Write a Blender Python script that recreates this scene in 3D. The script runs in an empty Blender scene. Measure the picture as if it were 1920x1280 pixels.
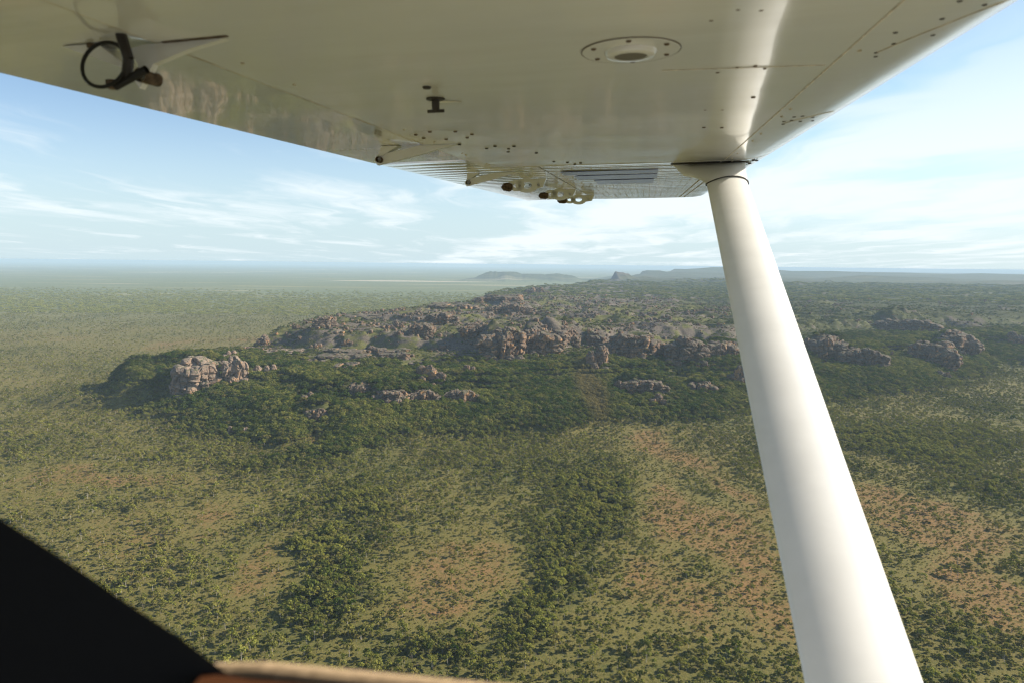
import bpy, math, random
import numpy as np
from mathutils import Vector, Matrix

random.seed(7)
RNG = np.random.default_rng(7)
scn = bpy.context.scene
COL = scn.collection
rad = math.radians

# ------------------------------------------------------------------ camera, sky, sun, exposure
EYE = np.array([0.0, 0.0, 300.0])
FOC = 1280.0                                  # focal length in pixels of the 1920 px wide photograph (24 mm lens)
PITCH, ROLL = math.atan(144 / FOC), 0.0109
_F = np.array([0, math.cos(PITCH), -math.sin(PITCH)])
_R0 = np.array([1.0, 0, 0]); _U0 = np.array([0, math.sin(PITCH), math.cos(PITCH)])
_R = _R0 * math.cos(ROLL) + _U0 * math.sin(ROLL)
_U = _U0 * math.cos(ROLL) - _R0 * math.sin(ROLL)
cam = bpy.data.cameras.new('camera'); camo = bpy.data.objects.new('camera', cam); COL.objects.link(camo)
cam.lens = 24; cam.sensor_width = 36; cam.clip_start = 0.02; cam.clip_end = 150000
camo.matrix_world = Matrix(((_R[0], _U[0], -_F[0], EYE[0]), (_R[1], _U[1], -_F[1], EYE[1]), (_R[2], _U[2], -_F[2], EYE[2]), (0, 0, 0, 1)))
cam.dof.use_dof = True; cam.dof.focus_distance = 1500; cam.dof.aperture_fstop = 7.0
scn.camera = camo

SUN_AZ, SUN_EL = rad(75), rad(30)             # azimuth clockwise from the view direction
world = bpy.data.worlds.new('World'); scn.world = world; world.use_nodes = True
SKY_STRENGTH = 0.085
SUN_STRENGTH = 4.8
EXPOSURE = 1.0
HAZE_DENSITY = 4.6e-5

sun = bpy.data.lights.new('sun', 'SUN'); suno = bpy.data.objects.new('sun', sun); COL.objects.link(suno)
sun.energy = SUN_STRENGTH; sun.angle = rad(0.5); sun.color = (1.0, 0.90, 0.74)
SD = Vector((math.sin(SUN_AZ) * math.cos(SUN_EL), math.cos(SUN_AZ) * math.cos(SUN_EL), math.sin(SUN_EL)))
suno.rotation_euler = SD.to_track_quat('Z', 'Y').to_euler(); suno.location = (400, 0, 500)

vs = scn.view_settings
vs.view_transform = 'Standard'; vs.look = 'None'; vs.gamma = 1; vs.use_curve_mapping = False; vs.exposure = EXPOSURE
cy = scn.cycles
scn.render.engine = 'CYCLES'
cy.max_bounces = 6; cy.diffuse_bounces = 2; cy.glossy_bounces = 3; cy.transparent_max_bounces = 4; cy.volume_bounces = 1; cy.use_denoising = True; cy.use_adaptive_sampling = False; cy.sample_clamp_indirect = 4.0; cy.denoiser = 'OPENIMAGEDENOISE'; cy.denoising_input_passes = 'RGB_ALBEDO_NORMAL'; cy.denoising_prefilter = 'ACCURATE'; cy.pixel_filter_type = 'BLACKMAN_HARRIS'; cy.filter_width = 1.2
cy.transmission_bounces = 2

class NT:
    """short-hand for building node trees"""
    def __init__(s, t): s.t = t; s.n = t.nodes; s.l = t.links
    def new(s, typ, **kw):
        n = s.n.new(typ)
        for k, v in kw.items(): setattr(n, k, v)
        return n
    def link(s, a, b): s.l.new(a, b)
    def math(s, op, a, b=None, clamp=False):
        n = s.new('ShaderNodeMath', operation=op, use_clamp=clamp)
        for i, v in enumerate((a, b)):
            if v is None: continue
            if isinstance(v, (int, float)): n.inputs[i].default_value = v
            else: s.link(v, n.inputs[i])
        return n.outputs[0]
    def ss(s, v, lo, hi, a=0.0, b=1.0):
        n = s.new('ShaderNodeMapRange', interpolation_type='SMOOTHSTEP')
        s.link(v, n.inputs[0])
        for i, x in enumerate((lo, hi, a, b)): n.inputs[i + 1].default_value = x
        return n.outputs[0]
    def mix(s, f, a, b, mode='MIX'):
        n = s.new('ShaderNodeMix', data_type='RGBA', blend_type=mode)
        for sock, v in ((n.inputs[0], f), (n.inputs[6], a), (n.inputs[7], b)):
            if isinstance(v, (int, float)): sock.default_value = v
            elif isinstance(v, tuple): sock.default_value = (*v[:3], 1)
            else: s.link(v, sock)
        return n.outputs[2]
    def noise(s, vec, scale, detail=3, rough=0.55, dist=0.0):
        n = s.new('ShaderNodeTexNoise')
        if vec is not None: s.link(vec, n.inputs['Vector'])
        n.inputs['Scale'].default_value = scale; n.inputs['Detail'].default_value = detail
        n.inputs['Roughness'].default_value = rough; n.inputs['Distortion'].default_value = dist
        return n.outputs['Fac']
    def vscale(s, vec, sc, rot=(0, 0, 0), loc=(0, 0, 0)):
        n = s.new('ShaderNodeMapping'); s.link(vec, n.inputs[0])
        n.inputs['Scale'].default_value = sc; n.inputs['Rotation'].default_value = rot; n.inputs['Location'].default_value = loc
        return n.outputs[0]

def build_world():
    t = NT(world.node_tree); t.n.clear()
    out = t.new('ShaderNodeOutputWorld'); bg = t.new('ShaderNodeBackground')
    sky = t.new('ShaderNodeTexSky', sky_type='NISHITA', sun_disc=False)
    sky.sun_elevation = SUN_EL; sky.sun_rotation = SUN_AZ; sky.altitude = 300
    sky.air_density = 1.0; sky.dust_density = 0.5; sky.ozone_density = 2.0
    tc = t.new('ShaderNodeTexCoord'); sep = t.new('ShaderNodeSeparateXYZ'); t.link(tc.outputs['Generated'], sep.inputs[0])
    x, y, z = sep.outputs
    up = t.new('ShaderNodeCombineXYZ'); t.link(x, up.inputs[0]); t.link(y, up.inputs[1]); t.link(t.math('MAXIMUM', z, 0.012), up.inputs[2])
    t.link(up.outputs[0], sky.inputs[0])
    zc = t.math('ADD', t.math('MAXIMUM', z, 0.0), 0.045)
    u, v = t.math('DIVIDE', x, zc), t.math('DIVIDE', y, zc)      # the cirrus deck seen in perspective
    cmb = t.new('ShaderNodeCombineXYZ'); t.link(u, cmb.inputs[0]); t.link(v, cmb.inputs[1])
    P = cmb.outputs[0]
    w = t.noise(t.vscale(P, (0.5, 0.5, 1)), 1.0, 3)
    wv = t.new('ShaderNodeVectorMath', operation='ADD'); t.link(P, wv.inputs[0])
    c3 = t.new('ShaderNodeCombineXYZ'); t.link(t.math('MULTIPLY', w, 1.6), c3.inputs[0]); t.link(t.math('MULTIPLY', w, 2.2), c3.inputs[1])
    t.link(c3.outputs[0], wv.inputs[1])
    PW = wv.outputs[0]
    streak = t.noise(t.vscale(PW, (1.15, 0.30, 1), (0, 0, rad(14)), (3.1, 0.4, 0)), 1.0, 5, 0.56, 0.5)
    broad = t.noise(t.vscale(PW, (0.30, 0.42, 1), (0, 0, rad(-14)), (7.3, 2.2, 0)), 1.0, 3, 0.5)
    fine = t.noise(t.vscale(PW, (5.0, 1.1, 1), (0, 0, rad(18))), 1.0, 5, 0.65)
    cov = t.math('ADD', t.math('MULTIPLY', streak, 0.62), t.math('MULTIPLY', broad, 0.38))
    cov = t.math('ADD', cov, t.math('MULTIPLY', t.math('SUBTRACT', fine, 0.5), 0.12))
    # thicker towards the sun side, none overhead-left
    side = t.ss(x, -0.5, 0.7, -0.03, 0.045)
    cov = t.math('ADD', cov, side)
    # a broad diagonal bank over to the right
    wb = t.math('ABSOLUTE', t.math('SUBTRACT', t.math('ADD', u, t.math('MULTIPLY', v, 0.26)), 3.75))
    cov = t.math('ADD', cov, t.ss(wb, 1.5, 0.1, 0.0, 0.15))
    cov = t.math('ADD', cov, t.ss(t.math('ABSOLUTE', t.math('SUBTRACT', z, 0.085)), 0.05, 0.0, 0.0, 0.07))
    m = t.ss(cov, 0.46, 0.70)
    m = t.math('MULTIPLY', m, t.ss(z, 0.30, 0.10, 0.25, 0.92))
    veil = t.ss(z, 0.22, 0.0, 0.0, 0.88)                          # bright thin veil low down
    col = t.mix(veil, sky.outputs[0], (3.7, 4.75, 5.3))
    col = t.mix(m, col, (5.7, 6.2, 6.4))
    t.link(col, bg.inputs[0]); bg.inputs[1].default_value = SKY_STRENGTH
    t.link(bg.outputs[0], out.inputs[0])
build_world()

# ------------------------------------------------------------------ helpers
def material(name):
    m = bpy.data.materials.new(name); m.use_nodes = True
    t = NT(m.node_tree); t.n.clear()
    out = t.new('ShaderNodeOutputMaterial')
    return m, t, out

def principled(t, out, rough=0.9, spec=0.2):
    p = t.new('ShaderNodeBsdfPrincipled'); p.inputs['Roughness'].default_value = rough
    p.inputs['Specular IOR Level'].default_value = spec
    t.link(p.outputs[0], out.inputs[0]); return p

def simple(name, col, rough=0.5, spec=0.5, metal=0.0, var=0.0, scale=30):
    m, t, out = material(name); p = principled(t, out, rough, spec); p.inputs['Metallic'].default_value = metal
    if var:
        tc = t.new('ShaderNodeTexCoord'); n = t.noise(tc.outputs['Object'], scale, 4)
        t.link(t.mix(t.ss(n, 0.3, 0.7), tuple(c * (1 - var) for c in col), tuple(min(1, c * (1 + var)) for c in col)), p.inputs['Base Color'])
    else: p.inputs['Base Color'].default_value = (*col, 1)
    return m

def mesh(name, verts, faces, mat=None, smooth=False):
    me = bpy.data.meshes.new(name)
    me.from_pydata([tuple(map(float, v)) for v in verts], [], [tuple(f) for f in faces]); me.update()
    if mat: me.materials.append(mat)
    if smooth:
        me.polygons.foreach_set('use_smooth', [True] * len(me.polygons)); me.set_sharp_from_angle(angle=rad(32))
    return me

def obj(name, me, parent=None, loc=None):
    o = bpy.data.objects.new(name, me); COL.objects.link(o)
    if parent: o.parent = parent
    if loc is not None: o.location = loc
    return o

def tag(o, label=None, cat=None, group=None, kind=None):
    for k, v in (('label', label), ('category', cat), ('group', group), ('kind', kind)):
        if v: o[k] = v
    return o

# lattice value noise and fbm
_T = RNG.random((256, 256))
def vnoise(x, y):
    xi, yi = np.floor(x).astype(int), np.floor(y).astype(int)
    fx, fy = x - xi, y - yi
    fx, fy = fx * fx * fx * (fx * (fx * 6 - 15) + 10), fy * fy * fy * (fy * (fy * 6 - 15) + 10)
    a, b, c, d = _T[xi & 255, yi & 255], _T[(xi + 1) & 255, yi & 255], _T[xi & 255, (yi + 1) & 255], _T[(xi + 1) & 255, (yi + 1) & 255]
    return (a * (1 - fx) + b * fx) * (1 - fy) + (c * (1 - fx) + d * fx) * fy
def fbm(x, y, oct=4, g=0.5):
    s, a, n = 0, 1, 0
    for i in range(oct):
        s = s + a * vnoise(x * 2 ** i + 17.3 * i, y * 2 ** i + 5.1 * i); n += a; a *= g
    return s / n * 2 - 1
def sstep(a, b, x):
    t = np.clip((x - a) / (b - a), 0, 1); return t * t * (3 - 2 * t)

# ------------------------------------------------------------------ terrain
PLATEAU = np.array([(-910, 1500), (-760, 1270), (-640, 1215), (-448, 1085), (-242, 1035), (-98, 1140), (111, 1185), (289, 1270), (469, 1300), (719, 1430),
                    (1007, 1625), (1484, 1975), (2700, 2500), (6000, 3000), (16000, 5000), (30000, 16000), (30000, 32000), (9000, 32000), (4200, 17000),
                    (1700, 11500), (1150, 8600), (560, 6700), (130, 5650), (-240, 4250), (-420, 3050), (-800, 2500), (-800, 1850), (-960, 1700)], float)
def poly_sd(X, Y, P):
    best = np.full(X.shape, 1e18); ins = np.zeros(X.shape, bool)
    for i in range(len(P)):
        (ax, ay), (bx, by) = P[i], P[(i + 1) % len(P)]
        ex, ey = bx - ax, by - ay
        t = np.clip(((X - ax) * ex + (Y - ay) * ey) / (ex * ex + ey * ey), 0, 1)
        best = np.minimum(best, (X - ax - t * ex) ** 2 + (Y - ay - t * ey) ** 2)
        if ey != 0:
            ins ^= ((ay > Y) != (by > Y)) & (X < ex * (Y - ay) / ey + ax)
    d = np.sqrt(best); return np.where(ins, d, -d)
BUMPS = []        # (x, y, rx, ry, height): rock masses swelling behind the cliffs
HILLS = [(5200, 15000, 3500, 900, 75), (8800, 12500, 2500, 800, 60), (1080, 8900, 460, 330, 66), (1500, 9100, 620, 380, 40), (-420, 12600, 700, 500, 60), (300, 12800, 1100, 700, 125), (3300, 13000, 2600, 900, 80),
         (5600, 10500, 900, 600, 60), (9000, 14000, 3200, 1500, 70), (2300, 7600, 600, 300, 45), (6900, 8300, 1400, 500, 45), (4200, 15500, 2400, 900, 80)]
FRONT = PLATEAU[1:17]
RIM = np.concatenate([PLATEAU[23:], PLATEAU[:1], PLATEAU[1:2]])
def line_dist(X, Y, P):
    best = np.full(X.shape, 1e18)
    for (ax, ay), (bx, by) in zip(P[:-1], P[1:]):
        ex, ey = bx - ax, by - ay
        t = np.clip(((X - ax) * ex + (Y - ay) * ey) / (ex * ex + ey * ey), 0, 1)
        best = np.minimum(best, (X - ax - t * ex) ** 2 + (Y - ay - t * ey) ** 2)
    return np.sqrt(best)
def edges(X, Y):
    """distance inside the upland's outline, from its front foot, and from its steep left rim"""
    wx = fbm(X / 260, Y / 260, 3); near = sstep(9000, 3000, Y)
    w2 = fbm(X / 90 + 50, Y / 90, 3)
    d = poly_sd(X, Y, PLATEAU); far = (1 - near) * 240 * fbm(X / 1100, Y / 1100, 3)
    w = 75 * wx + 26 * w2 * near + far
    # the rim wanders less than the front
    dl = line_dist(X, Y, RIM); front = sstep(40, 300, dl - line_dist(X, Y, FRONT) + 150)
    wr = 30 * wx + 22 * w2 * near + far
    d2 = d + w * front + wr * (1 - front)
    return d2, np.where(d > 0, line_dist(X, Y, FRONT), d) + w, np.where(d > 0, dl, d) + wr
def edge_dist(X, Y): return edges(X, Y)[0]
def height(X, Y, bumps=True):
    X = np.asarray(X, float); Y = np.asarray(Y, float)
    d, df, dl = edges(X, Y)
    n1 = fbm(X / 170 + 9, Y / 170 + 3, 4); n2 = fbm(X / 45 + 31, Y / 45 + 7, 3)
    z = 42 * sstep(0, 210, df) + 24 * sstep(235, 300, df + 35 * n1) + 6 * sstep(360, 500, df) + 36 * sstep(545, 640, df + 70 * n1) + 6 * sstep(800, 2500, df)
    z = np.minimum(z, 118 * (.55 * sstep(-10, 110, dl) + .45 * sstep(60, 150, dl + 20 * n1)))
    z = z * sstep(-20, 60, d)
    d = np.minimum(df, dl * 2.2)
    z = z + sstep(60, 300, d) * (7 * n1 + 4.0 * n2) + sstep(450, 800, d) * (18 * n1 + 6 * n2)
    z = z + 24 * np.exp(-((X - 0) / 800) ** 2 - ((Y - 2700) / 1000) ** 2) * sstep(200, 600, d)
    z = z + sstep(250, 500, d) * sstep(5000, 3000, Y) * 3.2 * fbm(X / 15 + 70, Y / 15 + 33, 3)
    # broken, stepped rock country on the uplands
    q = 9.0; zq = np.floor(z / q) * q + q * sstep(0.55, 0.95, z / q - np.floor(z / q))
    z = np.where(d > 120, z + (zq - z) * 0.75 * sstep(120, 300, d) * sstep(6000, 3500, Y), z)
    far = sstep(3500, 8000, Y)
    z = z + far * sstep(200, 1200, d) * (26 * fbm(X / 900 + 3, Y / 420 + 8, 4) + 14)
    z = z + 0.7 * fbm(X / 60, Y / 60, 2) + 1.5 * fbm(X / 400, Y / 400, 2)
    for (hx, hy, rx, ry, hh) in HILLS:
        r = np.sqrt(((X - hx) / rx) ** 2 + ((Y - hy) / ry) ** 2) + 0.22 * fbm(X / (rx * 0.35) + hx, Y / (ry * 0.35), 3)
        z = z + hh * (.65 * sstep(1.0, 0.72, r) + .35 * sstep(.75, .3, r + .25 * fbm(X / (rx * 0.18) + 5, Y / (ry * 0.18) + hx, 3)))
    if bumps:
        bz = np.zeros(X.shape)
        for (bx, by, rx, ry, hh) in BUMPS:
            r = np.sqrt(((X - bx) / rx) ** 2 + ((Y - by) / ry) ** 2) + 0.10 * n2
            bz = np.maximum(bz, hh * sstep(1.0, 0.55, r))
        z = z + bz * (1 + .22 * n2 + .16 * fbm(X / 17, Y / 17, 3))
    return z

def ray(px, py):
    d = _F * FOC + _R * (px - 960) + _U * (640 - py); return d / np.linalg.norm(d)
def hit(px, py, bumps=False):
    """where the view line through this place of the photograph meets the land"""
    d = ray(px, py)
    tt = np.concatenate([np.arange(450, 4000, 4.0), np.arange(4000, 16000, 30.0)])
    p = EYE[None] + tt[:, None] * d[None]
    below = np.nonzero(p[:, 2] < height(p[:, 0], p[:, 1], bumps))[0]
    i = below[0] if len(below) else len(tt) - 1
    return p[i]

# ------------------------------------------------------------------ rock outcrops (table in photograph coordinates, turned into places in the land)
OUTCROPS = [
 # left, right, top, base, style, label
 (330, 402, 668, 736, 'cliff', 'great pale cliff block with orange foot at the left end of the escarpment'),
 (350, 402, 656, 668, 'tower', 'rounded boulder cap on top of the great left cliff block'),
 (400, 430, 670, 692, 'tower', 'low grey rock shoulder right of the great left cliff block'),
 (424, 458, 668, 724, 'cliff', 'tall narrow grey buttress standing right of the great left cliff block'),
 (416, 444, 654, 670, 'tower', 'small boulder heap above the tall narrow grey buttress'),
 (466, 489, 684, 703, 'tower', 'pair of squat boulders just right of the tall narrow buttress'),
 (496, 519, 679, 704, 'tower', 'leaning pale boulder at the right end of the left outcrop row'),
 (565, 590, 732, 755, 'tower', 'pointed pale rock in the forest above the orange ledges'),
 (574, 620, 766, 794, 'cliff', 'pale ledges with orange underside low on the forested slope'),
 (555, 567, 748, 762, 'tower', 'small pale stone left of the pointed rock in the forest'),
 (423, 437, 798, 812, 'tower', 'small grey stones at the foot of the left forest slope'),
 (455, 467, 798, 814, 'tower', 'single upright stone low on the left forest slope'),
 (656, 696, 718, 742, 'cliff', 'square pink-grey rock with a pillar beside it left of the long cliff'),
 (700, 766, 729, 760, 'cliff', 'dark cliff with one bright orange corner at the forest top'),
 (762, 826, 731, 757, 'cliff', 'long shaded cliff wall right of the orange corner'),
 (826, 900, 733, 756, 'cliff', 'broken shaded crags half hidden in trees right of the long cliff wall'),
 (524, 572, 652, 665, 'slab', 'flat pale rock pavement on the ridge above the left outcrops'),
 (489, 527, 654, 666, 'slab', 'broken small slabs at the left of the flat ridge pavement'),
 (609, 683, 652, 673, 'slab', 'broad bare grey pavement in the middle of the left upland'),
 (574, 626, 666, 682, 'slab', 'grey slabs with bushes below the broad bare pavement'),
 (629, 672, 674, 696, 'slab', 'stepped grey slabs in front of the broad bare pavement'),
 (638, 662, 636, 647, 'tower', 'hump of rock behind the broad bare pavement'),
 (683, 710, 642, 659, 'tower', 'dark hump of rock right of the broad bare pavement'),
 (479, 502, 625, 648, 'tower', 'dark crag with a pale top on the left rim'),
 (548, 569, 608, 618, 'tower', 'small pale crag alone on the left skyline rim'),
 (589, 629, 590, 614, 'cliff', 'dark headland on the left skyline rim'),
 (641, 714, 589, 602, 'slab', 'row of pale pinnacles along the left skyline rim'),
 (722, 758, 602, 618, 'tower', 'low dark crag at the right end of the pinnacle row'),
 (801, 858, 584, 610, 'cliff', 'reddish headland with bright right face on the upland rim'),
 (768, 816, 608, 634, 'cliff', 'dark round knoll in front of the reddish headland'),
 (705, 764, 649, 673, 'slab', 'layered red-brown ledge tower in the upland clearing'),
 (781, 836, 674, 713, 'tower', 'dark bushy knoll above the dry clearing'),
 (858, 892, 680, 701, 'tower', 'scattered stones right of the dark bushy knoll'),
 (741, 798, 672, 691, 'slab', 'low dark ledges behind the dry clearing'),
 (811, 892, 568, 583, 'slab', 'ragged grey rim above the reddish headland'),
 (897, 973, 549, 566, 'slab', 'long pale rim ledges on the far skyline edge'),
 (914, 1004, 566, 585, 'cliff', 'long dark cliff band under the far skyline ledges'),
 (982, 1032, 535, 551, 'tower', 'dark hilltop crag on the far end of the rim'),
 (920, 951, 602, 621, 'tower', 'dark dome left behind the great shaded dome'),
 (864, 922, 607, 631, 'cliff', 'shaded cliff with dark foot left behind the great shaded dome'),
 (960, 983, 605, 615, 'tower', 'small pale stones on the plateau behind the great shaded dome'),
 (1004, 1086, 605, 629, 'cliff', 'ragged reddish cliff line behind the great shaded dome'),
 (904, 986, 620, 675, 'cliff', 'great shaded dome cliff in the centre of the upland'),
 (978, 1033, 615, 667, 'cliff', 'grey rounded shoulder of ribs right of the great shaded dome'),
 (1013, 1061, 619, 655, 'cliff', 'ribbed cliff with bright right corner beside the grey rounded shoulder'),
 (1100, 1130, 626, 651, 'cliff', 'square reddish bluff right of the dome cliffs'),
 (1097, 1138, 650, 688, 'tower', 'tumbled boulders with orange tip below the square reddish bluff'),
 (1138, 1236, 630, 673, 'cliff', 'long rounded cliff with pale right nose in the middle upland'),
 (1252, 1325, 633, 681, 'cliff', 'dark dome cliff with streaked right end left of the wing strut'),
 (1322, 1385, 636, 672, 'cliff', 'shaded broken cliffs just left of the wing strut'),
 (1366, 1400, 680, 718, 'tower', 'steep rubble spur touching the left edge of the wing strut'),
 (1252, 1289, 699, 713, 'slab', 'flat pale slab below the dark dome cliff'),
 (1290, 1341, 715, 737, 'cliff', 'low pink cliff with dark slots near the wing strut'),
 (1162, 1253, 712, 740, 'cliff', 'long low pink cliff line above the front forest'),
 (1217, 1253, 737, 757, 'tower', 'boulder cluster below the long low pink cliff line'),
 (1150, 1166, 712, 733, 'tower', 'rubble at the left end of the long low pink cliff line'),
 (1518, 1582, 632, 676, 'cliff', 'shaded cliff with orange cave just right of the wing strut'),
 (1578, 1659, 651, 689, 'cliff', 'row of orange-edged buttresses right of the wing strut'),
 (1664, 1673, 654, 672, 'tower', 'thin orange pinnacle right of the orange-edged buttresses'),
 (1645, 1752, 599, 621, 'cliff', 'long blue-shaded cliff band high on the right upland'),
 (1710, 1746, 640, 676, 'cliff', 'slender orange-edged pillars in the right valley'),
 (1744, 1790, 640, 690, 'cliff', 'big rounded buttress with orange right edge in the right valley'),
 (1764, 1827, 624, 664, 'cliff', 'shaded cliff mass behind the big rounded buttress'),
 (1757, 1782, 691, 711, 'tower', 'small dark rock at the foot of the right valley'),
 (1890, 1920, 616, 646, 'tower', 'pale broken crag at the right margin of the upland'),
]
PLACED = []
_dn = np.array([0.0, 1.0])
for row in OUTCROPS:
    l, r, t, b, style, lab = row
    p = hit((l + r) / 2, b)
    mpp = float(np.dot(p - EYE, _F)) / FOC
    W, Hs = (r - l) * mpp, (b - t) * mpp
    dep = (300 - p[2]) / math.hypot(p[0], p[1])
    if style == 'slab': depth = 0.75 * Hs / max(dep, 0.05); depth = min(depth, 150, 1.6 * W); H = max(3.0, Hs - 0.9 * depth * dep)
    elif style == 'tower': depth = min(W, Hs * 1.2) * 0.8; H = Hs - 0.5 * depth * dep
    else: depth = min(0.9 * W, 1.1 * Hs); H = Hs - 0.6 * depth * dep
    PLACED.append((p, W, H, depth, style, lab))
for (p, W, H, depth, style, lab) in PLACED:
    u = np.array([p[0], p[1]]) / math.hypot(p[0], p[1])
    if style == 'cliff' and H > 22:
        c = p[:2] + u * (depth * 0.55 + 0.50 * W)
        BUMPS.append((c[0], c[1], 0.66 * W, 0.66 * W, (0.68 if c[0] > -560 else 0.12) * H))
# the dark wooded shoulder running out left of the great left block
BUMPS.append((-735, 1500, 105, 120, 18)); BUMPS.append((-860, 1450, 180, 120, 18)); 

ground_mat = None
def make_ground_material():
    m, t, out = material('ground_surface'); p = principled(t, out, 0.95, 0.1)
    geo = t.new('ShaderNodeNewGeometry'); pos = geo.outputs['Position']
    def attr(n): a = t.new('ShaderNodeAttribute'); a.attribute_name = n; return a.outputs['Fac']
    bare, wood, rocky, far, upl = attr('bare'), attr('wood'), attr('rocky'), attr('far'), attr('upland')
    n1 = t.noise(t.vscale(pos, (1, 1, 1)), 0.035, 6, 0.6); n2 = t.noise(pos, 0.22, 5, 0.65); n3 = t.noise(pos, 0.9, 4, 0.7)
    soil = t.mix(t.ss(n2, 0.35, 0.68), (0.160, 0.086, 0.034), (0.248, 0.148, 0.063))
    dry = t.mix(t.ss(n3, 0.3, 0.7), (0.098, 0.092, 0.025), (0.182, 0.152, 0.050))
    green = t.mix(t.ss(n2, 0.3, 0.7), (0.075, 0.080, 0.022), (0.125, 0.122, 0.038))
    b = t.math('ADD', bare, t.math('MULTIPLY', t.math('SUBTRACT', n2, 0.5), 1.3))
    b = t.math('ADD', b, t.math('MULTIPLY', t.math('SUBTRACT', n1, 0.5), 1.0))
    col = t.mix(t.ss(b, -0.05, 0.5), green, dry)
    col = t.mix(t.ss(b, 0.72, 1.50), col, soil)
    tuft = t.noise(pos, 0.55, 3, 0.75)
    col = t.mix(t.ss(tuft, 0.54, 0.66, 0, .6), col, (0.070, 0.066, 0.020))
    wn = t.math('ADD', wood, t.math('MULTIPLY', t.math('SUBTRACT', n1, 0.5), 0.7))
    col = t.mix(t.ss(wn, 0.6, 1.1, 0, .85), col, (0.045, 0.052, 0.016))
    # distant woodland, with grassy strips lying across it
    fn = t.noise(t.vscale(pos, (0.00045, 0.0016, 0.001)), 1.0, 5, 0.6, 0.6)
    ft = t.noise(t.vscale(pos, (0.02, 0.012, 0.02)), 1.0, 4, 0.7)
    fcol = t.mix(t.ss(ft, 0.3, 0.7), (0.100, 0.118, 0.048), (0.160, 0.172, 0.074))
    fcol = t.mix(t.ss(fn, 0.52, 0.72, 0, 0.85), fcol, (0.25, 0.225, 0.100))
    pale = t.noise(t.vscale(pos, (0.00016, 0.0011, 0.001), (0, 0, 0.12), (4.2, 1.7, 0)), 1.0, 3, 0.5)
    fcol = t.mix(t.math('MULTIPLY', t.ss(pale, 0.61, 0.68), t.ss(far, 0.75, 1.0)), fcol, (0.50, 0.42, 0.29))
    ucol = t.mix(t.ss(ft, 0.3, 0.7), (0.030, 0.040, 0.014), (0.075, 0.082, 0.034))
    ucol = t.mix(t.ss(fn, 0.52, 0.68, 0, 0.7), ucol, (0.12, 0.115, 0.055))
    fcol = t.mix(upl, fcol, ucol)
    col = t.mix(far, col, fcol)
    # bare sandstone
    sep = t.new('ShaderNodeSeparateXYZ'); t.link(geo.outputs['Normal'], sep.inputs[0])
    steep = t.ss(sep.outputs[2], 0.86, 0.62)
    rk = t.mix(t.ss(n2, 0.3, 0.7), (0.068, 0.057, 0.046), (0.165, 0.135, 0.107))
    rk = t.mix(t.ss(n3, 0.55, 0.75), rk, (0.06, 0.055, 0.05))
    rr = t.math('ADD', rocky, t.math('MULTIPLY', t.math('SUBTRACT', n1, 0.5), 1.8))
    rf = t.math('MAXIMUM', t.math('MULTIPLY', steep, t.ss(rocky, 0.05, 0.25)), t.math('MULTIPLY', t.ss(rr, 0.40, 0.75), t.ss(rocky, 0.1, 0.3)))
    col = t.mix(rf, col, rk)
    t.link(col, p.inputs['Base Color'])
    bmp = t.new('ShaderNodeBump'); bmp.inputs['Strength'].default_value = 0.7; bmp.inputs['Distance'].default_value = 1.2
    t.link(t.math('ADD', n2, t.math('MULTIPLY', n3, 0.5)), bmp.inputs['Height']); t.link(bmp.outputs[0], p.inputs['Normal'])
    return m

# patches of the plain: (photo x, photo y, half width, half height in photo px, amount) placed on the flat land
def patch(px, py, rx, ry):
    D = 300 * FOC / (py - 496 - 0.0109 * (px - 960)); X = (px - 960) / FOC * D
    D1 = 300 * FOC / (py + ry - 496); D0 = 300 * FOC / (max(py - ry, 515) - 496)
    return X, D, rx * D / FOC, max(8, (D0 - D1) / 2)
BARE = [patch(*a) + (s,) for *a, s in [
    (850, 1085, 120, 75, .9), (770, 1170, 90, 40, .6), (1270, 990, 75, 120, .85), (1180, 1090, 90, 40, .6), (455, 1085, 50, 70, .8), (330, 900, 300, 22, .55), (1380, 930, 60, 80, .7),
    (1320, 1170, 150, 60, .6), (1770, 985, 120, 70, 1.), (1870, 1130, 130, 80, .9), (1700, 930, 80, 40, .6), (100, 920, 140, 40, .5), (1250, 850, 38, 42, .8), (580, 838, 50, 10, .9),
    (1440, 1080, 60, 120, .8), (900, 1220, 40, 30, .6), (200, 640, 260, 12, .35), (560, 850, 120, 14, .4), (300, 1000, 160, 60, .35), (430, 960, 60, 40, .5), (1500, 1220, 60, 60, .5), (1660, 870, 50, 20, .5)]]
DENSE = [patch(*a) + (s,) for *a, s in [
    (600, 1150, 75, 60, 1.), (610, 1060, 55, 60, .8), (660, 960, 60, 55, .7), (1060, 1060, 85, 70, 1.), (1110, 960, 90, 60, .9), (1000, 1180, 60, 50, .9), (960, 870, 120, 40, .6), (1130, 900, 70, 40, .8),
    (1340, 1090, 60, 70, .7), (850, 1245, 130, 28, .8), (1330, 930, 45, 45, .6), (480, 880, 120, 30, .5), (500, 1190, 60, 40, .5), (1200, 1010, 45, 40, .7), (1800, 830, 160, 50, .6), (1880, 930, 60, 50, .5),
    (1650, 820, 80, 35, .4), (1880, 765, 110, 25, .7), (1870, 1240, 90, 40, .5), (160, 960, 90, 50, .3), (700, 1230, 60, 40, .4)]]
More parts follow.
